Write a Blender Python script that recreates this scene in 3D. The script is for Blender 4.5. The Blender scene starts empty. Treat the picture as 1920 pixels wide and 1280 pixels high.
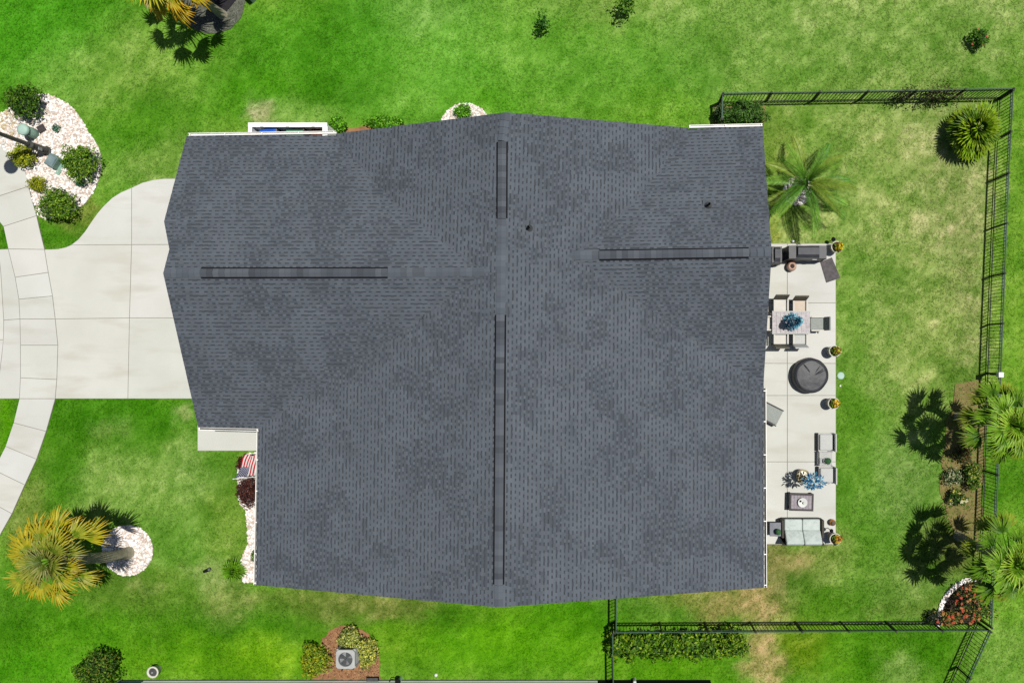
import bpy, bmesh, math, random
import numpy as np
from mathutils import Vector, Matrix

random.seed(7)
RNG = np.random.default_rng(11)
PI = math.pi
S = bpy.context.scene
COL = S.collection

# ------------------------------------------------------------------ camera
F = 1500.0            # focal length in pixels of the 1920 wide photograph
H = 32.6              # flying height, metres
NX, NY = 1130.0, 665.0  # the point straight below the camera


def P(px, py, h=0.0):
    """plan position (metres) of something at height h seen at pixel px, py"""
    s = (H - h) / F
    return Vector(((px - NX) * s, -(py - NY) * s, h))


cam = bpy.data.cameras.new('camera')
cam.sensor_width = 36.0
cam.lens = 36.0 * F / 1920.0
cam.shift_x = -(NX - 960.0) / 1920.0
cam.shift_y = (NY - 640.0) / 1920.0
cam.clip_end = 2000
cam_o = bpy.data.objects.new('camera', cam)
cam_o.location = (0, 0, H)
cam_o.rotation_euler = (0, 0, 0)
COL.objects.link(cam_o)
S.camera = cam_o

# ------------------------------------------------------------------ light
EL = math.radians(74.0)
AZ = math.atan2(0.919, 0.394)          # from +Y towards +X
sun_dir = Vector((math.sin(AZ) * math.cos(EL), math.cos(AZ) * math.cos(EL), math.sin(EL)))
w = bpy.data.worlds.new('World')
S.world = w
w.use_nodes = True
nt = w.node_tree
bg = nt.nodes['Background']
sky = nt.nodes.new('ShaderNodeTexSky')
sky.sky_type = 'NISHITA'
sky.sun_disc = False
sky.sun_elevation = EL
sky.sun_rotation = AZ
nt.links.new(sky.outputs[0], bg.inputs[0])
bg.inputs[1].default_value = 0.05
sun = bpy.data.lights.new('sun', 'SUN')
sun.energy = 5.0
sun.angle = math.radians(0.53)
sun.color = (1.0, 0.965, 0.90)
sun_o = bpy.data.objects.new('sun', sun)
sun_o.rotation_euler = (-sun_dir).to_track_quat('-Z', 'Y').to_euler()
sun_o.location = (0, 0, 60)
COL.objects.link(sun_o)
S.view_settings.view_transform = 'Standard'
S.view_settings.look = 'None'
S.view_settings.exposure = 0.31
S.view_settings.gamma = 1.0
S.view_settings.use_curve_mapping = False
LF = 2.05            # picture value of a white flat surface under this light


def lin(c):
    c = c / 255.0
    return c / 12.92 if c <= 0.04045 else ((c + 0.055) / 1.055) ** 2.4


def A(r, g, b, f=LF):
    """base colour of a sunlit surface that shows as r,g,b in the photograph"""
    return (lin(r) / f, lin(g) / f, lin(b) / f)


# ------------------------------------------------------------------ materials
def pm(name, c1, c2=None, scale=6.0, rough=0.8, bump=0.0, bscale=None, attr=None, metal=0.0,
       spec=0.3, transl=0.0, detail=4.0, c3=None, scale3=1.0):
    m = bpy.data.materials.new(name)
    m.use_nodes = True
    t = m.node_tree
    N, L = t.nodes, t.links
    b = N['Principled BSDF']
    b.inputs['Roughness'].default_value = rough
    b.inputs['Metallic'].default_value = metal
    b.inputs['Specular IOR Level'].default_value = spec
    tc = N.new('ShaderNodeNewGeometry')
    no = N.new('ShaderNodeTexNoise')
    no.inputs['Scale'].default_value = scale
    no.inputs['Detail'].default_value = detail
    L.new(tc.outputs['Position'], no.inputs['Vector'])
    rp = N.new('ShaderNodeValToRGB')
    rp.color_ramp.elements[0].position = 0.32
    rp.color_ramp.elements[1].position = 0.68
    c2 = c2 or c1
    rp.color_ramp.elements[0].color = (*c1, 1)
    rp.color_ramp.elements[1].color = (*c2, 1)
    L.new(no.outputs['Fac'], rp.inputs['Fac'])
    out = rp.outputs['Color']
    if c3:
        n3 = N.new('ShaderNodeTexNoise')
        n3.inputs['Scale'].default_value = scale3
        n3.inputs['Detail'].default_value = 6
        if name == 'concrete':           # faint stains drawn out along the wheel tracks
            mp = N.new('ShaderNodeMapping')
            mp.inputs['Scale'].default_value = (.4, 1.5, 1)
            L.new(tc.outputs['Position'], mp.inputs['Vector'])
            L.new(mp.outputs['Vector'], n3.inputs['Vector'])
        else:
            L.new(tc.outputs['Position'], n3.inputs['Vector'])
        r3 = N.new('ShaderNodeValToRGB')
        r3.color_ramp.elements[0].position = 0.52
        r3.color_ramp.elements[1].position = 0.72
        L.new(n3.outputs['Fac'], r3.inputs['Fac'])
        mx3 = N.new('ShaderNodeMix')
        mx3.data_type = 'RGBA'
        L.new(r3.outputs['Color'], mx3.inputs[0])
        L.new(out, mx3.inputs[6])
        mx3.inputs[7].default_value = (*c3, 1)
        out = mx3.outputs[2]
    if attr:
        at = N.new('ShaderNodeAttribute')
        at.attribute_name = attr
        mx = N.new('ShaderNodeMix')
        mx.data_type = 'RGBA'
        mx.blend_type = 'MULTIPLY'
        mx.inputs[0].default_value = 1.0
        L.new(out, mx.inputs[6])
        L.new(at.outputs['Color'], mx.inputs[7])
        out = mx.outputs[2]
    L.new(out, b.inputs['Base Color'])
    if bump:
        nb = N.new('ShaderNodeTexNoise')
        nb.inputs['Scale'].default_value = bscale or scale * 4
        nb.inputs['Detail'].default_value = 5
        L.new(tc.outputs['Position'], nb.inputs['Vector'])
        bp = N.new('ShaderNodeBump')
        bp.inputs['Strength'].default_value = bump
        bp.inputs['Distance'].default_value = 0.03
        L.new(nb.outputs['Fac'], bp.inputs['Height'])
        L.new(bp.outputs['Normal'], b.inputs['Normal'])
    if transl:
        tr = N.new('ShaderNodeBsdfTranslucent')
        L.new(out, tr.inputs['Color'])
        ms = N.new('ShaderNodeMixShader')
        ms.inputs[0].default_value = transl
        L.new(b.outputs[0], ms.inputs[1])
        L.new(tr.outputs[0], ms.inputs[2])
        L.new(ms.outputs[0], N['Material Output'].inputs['Surface'])
    return m


ONE = (1, 1, 1)
M = {}
M['leaf'] = pm('leaf', (0.75, 0.75, 0.75), (1.2, 1.2, 1.2), 5, 0.5, attr='col', transl=0.25, spec=0.14)
M['frond'] = pm('palm_leaf', (0.8, 0.8, 0.8), (1.15, 1.15, 1.15), 4, 0.5, attr='col', transl=0.12, spec=0.2)
M['shingle'] = pm('asphalt_shingle', (0.93, 0.93, 0.94), (1.07, 1.07, 1.07), 1.1, 0.9, attr='col', spec=0.25,
                  bump=0.25, bscale=160, detail=6)
M['deck'] = pm('shingle_underlayer', A(65, 70, 78), A(81, 86, 94), 5, 0.95, spec=0.2)
M['vent_black'] = pm('vent_black', (0.006, 0.006, 0.007), None, 5, 0.9, spec=0.1)
M['white_paint'] = pm('white_paint', (0.62, 0.62, 0.60), (0.72, 0.72, 0.71), 2, 0.45)
M['gutter'] = pm('gutter_white', (0.58, 0.57, 0.53), (0.70, 0.69, 0.66), 3, 0.4)
M['siding'] = pm('siding', (.74, .78, .76), (.82, .85, .84), 3, 0.6)
M['concrete'] = pm('concrete', A(225, 225, 217), A(235, 235, 229), 0.55, 0.9, bump=0.12, bscale=60, attr='col', spec=0.2,
                   detail=9, c3=A(219, 217, 207), scale3=1.1)
M['joint'] = pm('joint_sand', A(142, 138, 124), A(165, 160, 146), 6, 0.95)
M['stone'] = pm('white_stone', (0.9, 0.9, 0.9), (1.08, 1.08, 1.08), 9, 0.8, attr='col')
M['rockbase'] = pm('rock_bed_ground', A(205, 194, 180), A(232, 224, 214), 14, 0.95)
M['greybed'] = pm('grey_gravel_ground', A(92, 96, 82), A(120, 124, 108), 16, 0.95, bump=0.6, bscale=60)
M['mulch'] = pm('mulch_ground', A(148, 104, 72), A(184, 140, 98), 3, 0.95, bump=0.5, bscale=50)
M['dirt'] = pm('dirt_ground', A(130, 118, 66), A(154, 140, 86), 4, 0.95, bump=0.5, bscale=40, c3=A(126, 134, 56), scale3=1.5)
M['chip'] = pm('bark_chip', (0.85, 0.85, 0.85), (1.1, 1.1, 1.1), 9, 0.9, attr='col')
M['fence'] = pm('fence_metal', (0.008, 0.012, 0.009), (0.013, 0.019, 0.014), 4, 0.6, spec=0.2)
M['rail'] = pm('fence_rail_sheen', (0.010, 0.024, 0.015), (0.026, 0.066, 0.042), .35, 0.55, spec=0.2)  # sky sheen on the upper rails, painted into the base colour as teal
M['palm_trunk'] = pm('palm_trunk', A(150, 144, 122), A(182, 176, 152), 5, 0.95, bump=0.9, bscale=18)
M['bark'] = pm('bark', (0.05, 0.035, 0.022), (0.08, 0.06, 0.04), 9, 0.9)
M['black_cover'] = pm('black_cover', (0.012, 0.013, 0.017), (0.021, 0.023, 0.029), 3, 0.5, bump=0.35, bscale=7)
M['wicker'] = pm('dark_wicker', (0.022, 0.019, 0.015), (0.045, 0.040, 0.030), 30, 0.7, bump=0.4, bscale=80)
M['olive_wicker'] = pm('olive_wicker', (0.050, 0.046, 0.032), (0.085, 0.078, 0.058), 30, 0.7, bump=0.4, bscale=80)
M['cream'] = pm('cream_cushion', A(232, 228, 218), A(240, 236, 228), 6, 0.9)
M['beige'] = pm('beige_cushion', A(226, 208, 188), A(234, 218, 200), 6, 0.9)
M['greycush'] = pm('grey_cushion', A(158, 164, 158), A(178, 184, 178), 25, 0.9)
M['palecush'] = pm('pale_cushion', A(208, 210, 206), A(222, 224, 220), 25, 0.9)
M['mint'] = pm('mint_cushion', A(210, 222, 216), A(224, 234, 228), 5, 0.9, c3=A(194, 208, 202), scale3=9)
M['greywood'] = pm('grey_wood', A(186, 178, 180), A(222, 216, 216), 12, 0.7)
M['darkwood'] = pm('dark_wood', A(64, 58, 60), A(84, 76, 78), 12, 0.7)
M['tablegrey'] = pm('slate_top', A(120, 124, 134), A(142, 146, 156), 6, 0.6)
M['potwhite'] = pm('white_pot', A(226, 222, 205), A(240, 238, 226), 6, 0.5)
M['potbrown'] = pm('brown_band', A(96, 78, 68), A(116, 96, 84), 6, 0.7)
M['soil'] = pm('soil', (0.020, 0.014, 0.010), (0.035, 0.025, 0.018), 20, 0.95)
M['brass'] = pm('brass_glaze', A(150, 132, 84), A(190, 172, 120), 6, 0.35, spec=0.5)
M['copper'] = pm('copper_glaze', A(190, 140, 110), A(224, 186, 164), 6, 0.35, spec=0.5)
M['green_ball'] = pm('green_ball', A(40, 92, 52), A(78, 132, 80), 40, 0.9, bump=0.8, bscale=50)
M['teal'] = pm('teal_plastic', A(120, 158, 140), A(160, 196, 178), 3, 0.6)
M['teal_light'] = pm('pale_teal_plastic', A(172, 210, 192), A(196, 226, 212), 3, 0.55)
M['steel'] = pm('steel', A(150, 154, 156), A(182, 186, 188), 4, 0.45, metal=0.2, spec=0.5)
M['acwhite'] = pm('ac_casing', A(186, 188, 186), A(204, 206, 204), 4, 0.5)
M['acdark'] = pm('ac_louvre', A(58, 60, 62), A(84, 86, 88), 4, 0.6)
M['pole'] = pm('lamp_pole', (0.030, 0.031, 0.026), (0.050, 0.051, 0.044), 6, 0.5)
M['matgrey'] = pm('rubber_mat', A(92, 88, 90), A(116, 110, 112), 8, 0.9, bump=0.5, bscale=60)
M['white'] = pm('white_plastic', A(236, 238, 234), A(246, 248, 244), 3, 0.4)
M['bluebin'] = pm('blue_bin', A(16, 92, 210), A(24, 104, 226), 3, 0.5)
M['greenbin'] = pm('green_bin', A(96, 150, 120), A(112, 166, 136), 3, 0.6)
M['redbin'] = pm('brown_red_bin', A(112, 58, 44), A(136, 74, 56), 3, 0.7)
M['blue_cloth'] = pm('flag_blue', A(22, 34, 92), A(30, 44, 106), 6, 0.85)
M['red_cloth'] = pm('flag_red', A(200, 10, 26), A(212, 18, 34), 6, 0.85)
M['white_cloth'] = pm('flag_white', A(236, 234, 232), A(244, 242, 240), 6, 0.85)
M['orange'] = pm('orange_glaze', A(190, 128, 60), A(214, 156, 84), 6, 0.5)
M['glass'] = pm('window_glass', (0.02, 0.025, 0.03), None, 2, 0.08, spec=0.6)
M['sheetblack'] = pm('flat_black', (0.008, 0.007, 0.009), (0.014, 0.012, 0.014), 9, 0.9)


# ------------------------------------------------------------------ mesh builder
class MB:
    def __init__(s):
        s.v, s.f, s.c, s.m = [], [], [], []

    def add(s, vs, fs, col=ONE, mi=0):
        o = len(s.v)
        s.v += [tuple(p) for p in vs]
        for k_, f in enumerate(fs):
            s.f.append([i + o for i in f])
            s.c.append(col[k_] if isinstance(col, list) else col)
            s.m.append(mi)
        return s

    def box(s, c, d, rz=0.0, col=ONE, mi=0, taper=1.0):
        """box: centre of its bottom face c, full sizes d"""
        x, y, z = d[0] / 2, d[1] / 2, d[2]
        ca, sa = math.cos(rz), math.sin(rz)
        vs = []
        for zz, k in ((0, 1.0), (z, taper)):
            for sx, sy in ((-1, -1), (1, -1), (1, 1), (-1, 1)):
                a, b = sx * x * k, sy * y * k
                vs.append((c[0] + a * ca - b * sa, c[1] + a * sa + b * ca, c[2] + zz))
        return s.add(vs, [(3, 2, 1, 0), (4, 5, 6, 7), (0, 1, 5, 4), (1, 2, 6, 5), (2, 3, 7, 6), (3, 0, 4, 7)], col, mi)

    def rbox(s, c, d, r=0.04, rz=0.0, col=ONE, mi=0, crown=0.0):
        """soft box (cushion): rounded plan, bevelled top"""
        x, y, z = d[0] / 2, d[1] / 2, d[2]
        ca, sa = math.cos(rz), math.sin(rz)
        rings = []
        for zz, ins in ((0, 0), (z - r, 0), (z - r * 0.3, r * 0.3), (z, r)):
            ring = []
            for sx, sy, a0 in ((1, 1, 0), (-1, 1, 1), (-1, -1, 2), (1, -1, 3)):
                for k in range(3):
                    an = (a0 + k / 2) * PI / 2
                    px = sx * (x - r) + (r - ins) * math.cos(an) * 1.0
                    py = sy * (y - r) + (r - ins) * math.sin(an) * 1.0
                    ring.append((c[0] + px * ca - py * sa, c[1] + px * sa + py * ca, c[2] + zz))
            rings.append(ring)
        n = 12
        vs = [p for r_ in rings for p in r_] + [(c[0], c[1], c[2] + z + crown)]
        fs = [tuple(reversed(range(n)))]
        for k in range(3):
            for i in range(n):
                j = (i + 1) % n
                fs.append((k * n + i, k * n + j, (k + 1) * n + j, (k + 1) * n + i))
        for i in range(n):
            fs.append((3 * n + i, 3 * n + (i + 1) % n, 4 * n))
        return s.add(vs, fs, col, mi)

    def prism(s, poly, z0, z1, col=ONE, mi=0):
        n = len(poly)
        ar = sum(poly[i][0] * poly[(i + 1) % n][1] - poly[(i + 1) % n][0] * poly[i][1] for i in range(n))
        if ar < 0:
            poly = poly[::-1]
        vs = [(p[0], p[1], z0) for p in poly] + [(p[0], p[1], z1) for p in poly]
        fs = [tuple(range(n, 2 * n))] + [(i, (i + 1) % n, n + (i + 1) % n, n + i) for i in range(n)]
        return s.add(vs, fs, col, mi)

    def tube(s, pts, rad, n=8, col=ONE, mi=0, cap=True):
        pts = [Vector(p) for p in pts]
        if not isinstance(rad, (list, tuple)):
            rad = [rad] * len(pts)
        vs, fs = [], []
        up = Vector((0, 0, 1))
        for i, p in enumerate(pts):
            d = (pts[min(i + 1, len(pts) - 1)] - pts[max(i - 1, 0)]).normalized()
            a = d.cross(up)
            if a.length < 1e-3:
                a = Vector((1, 0, 0))
            a.normalize()
            b = d.cross(a)
            for k in range(n):
                t = 2 * PI * k / n
                vs.append(p + (a * math.cos(t) + b * math.sin(t)) * rad[i])
        for i in range(len(pts) - 1):
            for k in range(n):
                k2 = (k + 1) % n
                fs.append((i * n + k, i * n + k2, (i + 1) * n + k2, (i + 1) * n + k))
        if cap:
            fs.append(tuple(range(n)))
            fs.append(tuple(range((len(pts) - 1) * n, len(pts) * n)))
        return s.add(vs, fs, col, mi)

    def lathe(s, c, prof, n=20, col=ONE, mi=0, wob=0.0):
        """prof: list of (radius, z)"""
        vs, fs = [], []
        ph = [random.uniform(0, 6.28) for _ in range(4)]
        for i, (r, z) in enumerate(prof):
            for k in range(n):
                t = 2 * PI * k / n
                rr = r * (1 + wob * (math.sin(3 * t + ph[0] + i) + 0.6 * math.sin(5 * t + ph[1]) + 0.5 * math.sin(9 * t + ph[2] + 2 * i)))
                vs.append((c[0] + rr * math.cos(t), c[1] + rr * math.sin(t),
                           c[2] + z + wob * 0.25 * math.sin(4 * t + ph[3] + i)))
        for i in range(len(prof) - 1):
            for k in range(n):
                k2 = (k + 1) % n
                fs.append((i * n + k, i * n + k2, (i + 1) * n + k2, (i + 1) * n + k))
        fs.append(tuple(range((len(prof) - 1) * n, len(prof) * n)))
        return s.add(vs, fs, col, mi)

    def ball(s, c, r, seg=8, rings=6, col=ONE, mi=0, sq=(1, 1, 1), jit=0.0):
        vs, fs = [], []
        for i in range(rings + 1):
            th = PI * i / rings
            for k in range(seg):
                t = 2 * PI * k / seg
                q = r * (1 + random.uniform(-jit, jit))
                vs.append((c[0] + q * sq[0] * math.sin(th) * math.cos(t), c[1] + q * sq[1] * math.sin(th) * math.sin(t),
                           c[2] + q * sq[2] * math.cos(th)))
        for i in range(rings):
            for k in range(seg):
                k2 = (k + 1) % seg
                fs.append((i * seg + k, (i + 1) * seg + k, (i + 1) * seg + k2, i * seg + k2))
        return s.add(vs, fs, col, mi)

    def data(s, name, mats, smooth=False):
        me = bpy.data.meshes.new(name)
        me.from_pydata(s.v, [], s.f)
        if not isinstance(mats, (list, tuple)):
            mats = [mats]
        for m_ in mats:
            me.materials.append(m_)
        if len(mats) > 1:
            me.polygons.foreach_set('material_index', s.m)
        at = me.attributes.new('col', 'FLOAT_COLOR', 'FACE')
        arr = np.ones((len(s.c), 4), dtype=np.float32)
        if s.c:
            arr[:, :3] = np.array(s.c, dtype=np.float32)
        at.data.foreach_set('color', arr.ravel())
        if smooth:
            me.polygons.foreach_set('use_smooth', [True] * len(me.polygons))
        me.update()
        return me

    def build(s, name, mats, parent=None, loc=None, smooth=False):
        return link(name, s.data(name, mats, smooth), parent, loc)


def link(name, me, parent=None, loc=None, rot=None):
    o = bpy.data.objects.new(name, me)
    COL.objects.link(o)
    if parent is not None:
        o.parent = parent
    if loc is not None:
        o.location = loc
    if rot is not None:
        o.rotation_euler = rot
    return o


def tag(o, label=None, cat=None, group=None, kind=None):
    if label:
        o['label'] = label
    if cat:
        o['category'] = cat
    if group:
        o['group'] = group
    if kind:
        o['kind'] = kind
    return o


def thing(name, label, cat, loc=(0, 0, 0), rz=0.0, group=None):
    o = link(name, None, None, loc)
    o.rotation_euler = (0, 0, rz)
    o.empty_display_size = 0.2
    return tag(o, label, cat, group)


def dup(root, loc, rz, label, group=None):
    r = root.copy()
    COL.objects.link(r)
    r.location = loc
    r.rotation_euler = (0, 0, rz)
    r['label'] = label
    if group:
        r['group'] = group
    for ch in list(root.children):
        c = ch.copy()
        COL.objects.link(c)
        c.parent = r
        for g in ch.children:
            d = g.copy()
            COL.objects.link(d)
            d.parent = c
    return r


# ------------------------------------------------------------------ noise for the lawn
_lat = RNG.random((64, 64))


def vnoise(x, y):
    xi, yi = np.floor(x).astype(int), np.floor(y).astype(int)
    fx, fy = x - xi, y - yi
    fx, fy = fx * fx * (3 - 2 * fx), fy * fy * (3 - 2 * fy)
    a = _lat[xi % 64, yi % 64]
    b = _lat[(xi + 1) % 64, yi % 64]
    c = _lat[xi % 64, (yi + 1) % 64]
    d = _lat[(xi + 1) % 64, (yi + 1) % 64]
    return (a * (1 - fx) + b * fx) * (1 - fy) + (c * (1 - fx) + d * fx) * fy


def fbm(x, y, o=4):
    t, a, n = 0, 0.5, 0
    for i in range(o):
        t = t + a * vnoise(x * 2 ** i + 17.3 * i, y * 2 ** i + 9.1 * i)
        n += a
        a *= 0.5
    return t / n


# grass condition: (px, py, rx, ry, colour as the photograph shows it, strength)
G_MID, G_LUSH, G_VIVID, G_PALE = (98, 155, 44), (48, 130, 10), (78, 156, 8), (140, 172, 84)
G_OLIVE, G_TAN, G_COOL, G_DEEP = (128, 138, 62), (182, 158, 104), (86, 166, 58), (40, 116, 6)
BLOT = [
    # north lawn
    (60, 50, 150, 110, (62, 160, 28), 0.9), (230, 130, 150, 80, (128, 172, 72), 0.8), (120, 130, 90, 60, (100, 165, 60), .6),
    (360, 70, 90, 110, (116, 172, 60), 0.7), (560, 90, 150, 70, (66, 150, 28), 0.9), (690, 60, 80, 120, (58, 146, 26), 0.85),
    (470, 160, 120, 45, (62, 148, 18), 0.9), (250, 235, 75, 45, (66, 142, 20), 0.9), (310, 205, 110, 40, (76, 150, 30), .6),
    (330, 300, 70, 60, (124, 166, 72), 0.8), (220, 300, 40, 90, (84, 150, 40), .6), (560, 205, 80, 30, (112, 166, 66), .7),
    (498, 198, 26, 26, (168, 172, 118), .95), (850, 120, 130, 100, (92, 170, 52), 0.9), (700, 180, 70, 40, (84, 160, 44), .7),
    (800, 20, 110, 50, (112, 172, 72), .8), (1000, 90, 120, 110, (98, 166, 52), .8), (1150, 120, 170, 80, (98, 166, 54), .8),
    (1120, 15, 130, 35, (128, 168, 76), .8), (900, 190, 60, 30, (72, 156, 20), .7), (1250, 190, 90, 40, (96, 160, 40), .7),
    (1400, 60, 180, 110, (124, 168, 76), .85), (1650, 80, 200, 110, (132, 170, 82), .85), (1840, 60, 110, 110, (128, 164, 80), .8),
    (1500, 140, 60, 40, (88, 150, 44), .6), (1300, 110, 60, 70, (102, 164, 60), .7), (1760, 140, 70, 30, (150, 172, 96), .7),
    (1555, 30, 60, 30, (150, 178, 96), .6), (1820, 150, 40, 20, (76, 146, 36), .6),
    # fenced yard
    (1640, 350, 220, 200, (140, 168, 86), .9), (1770, 350, 90, 190, (156, 166, 102), .9), (1520, 250, 60, 60, (104, 150, 52), .7),
    (1450, 300, 40, 90, (112, 142, 52), .6), (1640, 560, 160, 170, (136, 166, 82), .85), (1590, 560, 34, 130, (92, 148, 42), .8),
    (1760, 600, 90, 130, (146, 170, 88), .8), (1600, 780, 40, 150, (80, 140, 32), .85), (1660, 680, 70, 70, (136, 168, 82), .8),
    (1620, 900, 50, 130, (88, 146, 44), .8), (1680, 900, 70, 80, (120, 158, 78), .8), (1690, 1110, 90, 60, (112, 154, 66), .8),
    (1600, 1060, 70, 60, (86, 142, 40), .8), (1550, 1050, 50, 40, (120, 148, 66), .7), (1490, 1060, 40, 25, (160, 150, 90), .8),
    (1450, 1060, 24, 60, (146, 140, 84), .85), (1400, 1130, 80, 32, G_TAN, .98), (1300, 1120, 80, 18, (132, 142, 66), .75),
    (1200, 1135, 70, 30, (84, 140, 40), .85), (1560, 1130, 110, 26, (62, 128, 14), .9), (1500, 1090, 40, 30, (84, 128, 40), .8),
    (1700, 1145, 80, 18, (120, 146, 66), .7), (1730, 1060, 40, 60, (100, 132, 56), .6), (1800, 700, 50, 25, (96, 140, 48), .7),
    (1790, 1020, 60, 60, (118, 124, 66), .6), (1445, 500, 20, 120, (120, 140, 40), .5), (1810, 500, 30, 240, (148, 158, 96), .6),
    # outside the east fence
    (1905, 500, 40, 320, (112, 164, 50), .9), (1905, 1000, 40, 200, (96, 156, 40), .9), (1880, 1230, 60, 60, (112, 162, 62), .9),
    # south
    (1250, 1255, 110, 35, (72, 146, 10), .9), (1435, 1235, 30, 40, (170, 156, 96), .95), (1500, 1215, 50, 40, (100, 138, 20), .8),
    (1620, 1230, 110, 50, (70, 142, 14), .9), (1690, 1250, 40, 30, (128, 164, 80), .8), (1740, 1220, 50, 40, (56, 130, 10), .8),
    (950, 1200, 200, 60, G_VIVID, .95), (1080, 1150, 80, 20, (66, 148, 6), .8), (850, 1160, 160, 24, (70, 128, 22), .8),
    (760, 1200, 60, 60, (94, 150, 26), .7), (640, 1130, 150, 30, (120, 132, 62), .85), (560, 1140, 60, 30, (98, 142, 44), .6),
    (760, 1140, 60, 18, (134, 132, 74), .6), (470, 1160, 130, 35, (60, 134, 14), .8), (480, 1230, 110, 40, (98, 160, 14), .9),
    (340, 1225, 120, 40, (90, 158, 20), .85), (120, 1190, 140, 60, (66, 144, 14), .9), (60, 1250, 100, 40, (66, 156, 16), .9),
    (240, 1110, 110, 45, (94, 134, 44), .8), (60, 1120, 80, 60, (60, 130, 20), .8), (330, 1110, 60, 30, (96, 148, 44), .7),
    (430, 1130, 50, 34, (140, 158, 82), .85), (400, 1085, 50, 30, (128, 160, 80), .8), (280, 1100, 40, 12, (150, 166, 92), .7),
    # west lawn
    (230, 775, 180, 32, G_LUSH, .95), (410, 820, 40, 90, (58, 134, 14), .8), (210, 800, 40, 24, (120, 158, 72), .7), (335, 778, 20, 14, (150, 172, 96), .8),
    (240, 900, 140, 60, (126, 168, 76), .85), (370, 880, 60, 60, (132, 172, 84), .8), (420, 950, 40, 90, (128, 164, 66), .75),
    (330, 1000, 80, 60, (104, 156, 58), .75), (120, 880, 34, 120, (70, 142, 22), .8), (60, 960, 40, 60, (112, 140, 56), .7),
    (150, 960, 60, 40, (104, 146, 56), .7), (10, 800, 14, 60, G_VIVID, .9), (350, 1040, 60, 30, (84, 146, 40), .6), (240, 825, 60, 40, (58, 134, 16), .6),
    (120, 440, 60, 30, (52, 126, 14), .9), (10, 440, 12, 30, (50, 126, 10), .9), (150, 415, 40, 22, (120, 138, 56), .6), (240, 330, 60, 22, (110, 156, 64), .6),
]


def lawn_colour(px, py):
    """albedo of the turf at photograph pixel positions (arrays)"""
    wx = px + 46 * (fbm(px / 60.0, py / 60.0) - .5) + 18 * (vnoise(px / 13.0 + 5, py / 13.0) - .5)
    wy = py + 46 * (fbm(px / 60.0 + 31, py / 60.0 + 7) - .5) + 18 * (vnoise(px / 13.0, py / 13.0 + 40) - .5)
    acc = np.zeros(px.shape + (3,)) + np.array([lin(c) for c in G_MID]) * 0.25
    ws = np.zeros(px.shape) + 0.25
    for bx, by, rx, ry, c, st in BLOT:
        d = ((wx - bx) / rx) ** 2 + ((wy - by) / ry) ** 2
        wgt = (np.exp(-d * 1.2) * st) ** 1.5 * 4.0
        wgt = wgt * (2.0 if rx < 60 else 1.0)
        acc += wgt[..., None] * np.array([lin(q) for q in c])
        ws += wgt
    c = acc / ws[..., None]
    # broad irregular patches left by watering and mowing
    b1 = fbm(px / 105.0 + 12, py / 90.0 + 44, 4)
    b2 = fbm(px / 44.0 + 70, py / 38.0 + 21, 3)
    g = np.clip((b1 - .5) * 2.6 + (b2 - .5) * 1.9, -1, 1)[..., None]
    c = np.where(g > 0, c * (1 + g * np.array([.42, .16, .55])), c * (1 + g * np.array([.42, .25, .5])))
    # mottling: dry flecks and lusher clumps
    m = fbm(px / 9.0 + 3, py / 9.0 + 11, 3)
    m2 = fbm(px / 30.0, py / 34.0 + 50, 3)
    k = np.clip((m - .5) * 2.2 + (m2 - .5) * 1.5, -1, 1)[..., None]
    dry = c * np.array([1.34, 1.17, 1.5]) + np.array([.012, .008, .006])
    lush = c * np.array([.70, .86, .62])
    c = np.where(k > 0, c * (1 - k) + dry * k, c * (1 + k) - lush * k)
    # clumps a few centimetres across: pale dry tips, deep green gaps
    dryness = np.clip((c[..., 0] / np.maximum(c[..., 1], 1e-3) - .18) * 2.2, .25, 1.0)
    f1 = vnoise(px / 4.6 + 71, py / 4.6 + 13) * .6 + vnoise(px / 2.6 + 7, py / 2.6 + 90) * .4
    f2 = fbm(px / 17.0 + 90, py / 17.0 + 3, 2)
    e = np.clip((f1 - .5) * 2.1 + (f2 - .5) * 1.7, -1, 1) * (.45 + .75 * dryness)
    e = e[..., None]
    pale = c * np.array([1.45, 1.26, 1.55]) + np.array([.03, .03, .018]) * dryness[..., None]
    deep = c * np.array([.58, .76, .5])
    c = np.where(e > 0, c * (1 - e) + pale * e, c * (1 + e) - deep * e)
    c = c * np.array([1.03, 1.12, 1.06])
    c[..., 0] += .058 * np.clip(c[..., 1] * 1.9 - c[..., 0], 0, 1)
    return c / LF


def grid_axis(lo, hi, step):
    a = np.arange(lo, hi + step, step)
    far = np.array([2, 5, 12, 30, 80, 200, 500.0])
    return np.concatenate([lo - far[::-1], a, hi + far])


# lawn sheet
ax = grid_axis(-42.0, 34.0, 0.16)
ay = grid_axis(-30.0, 30.0, 0.16)
gx, gy = np.meshgrid(ax, ay, indexing='ij')
pxg, pyg = gx * F / H + NX, -gy * F / H + NY
cg = lawn_colour(pxg, pyg)
gz = 0.02 * (fbm(gx * .9, gy * .9) - .5)
nxg, nyg = gx.shape
idx = np.arange(nxg * nyg).reshape(nxg, nyg)
q = np.stack([idx[:-1, :-1], idx[1:, :-1], idx[1:, 1:], idx[:-1, 1:]], -1).reshape(-1, 4)
me = bpy.data.meshes.new('lawn')
me.vertices.add(nxg * nyg)
me.vertices.foreach_set('co', np.stack([gx, gy, gz], -1).ravel().astype(np.float32))
me.loops.add(q.size)
me.loops.foreach_set('vertex_index', q.ravel().astype(np.int32))
me.polygons.add(len(q))
me.polygons.foreach_set('loop_start', np.arange(0, q.size, 4, dtype=np.int32))
me.polygons.foreach_set('loop_total', np.full(len(q), 4, dtype=np.int32))
me.update(calc_edges=True)
at = me.attributes.new('col', 'FLOAT_COLOR', 'POINT')
c4 = np.ones((nxg * nyg, 4), np.float32)
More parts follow.
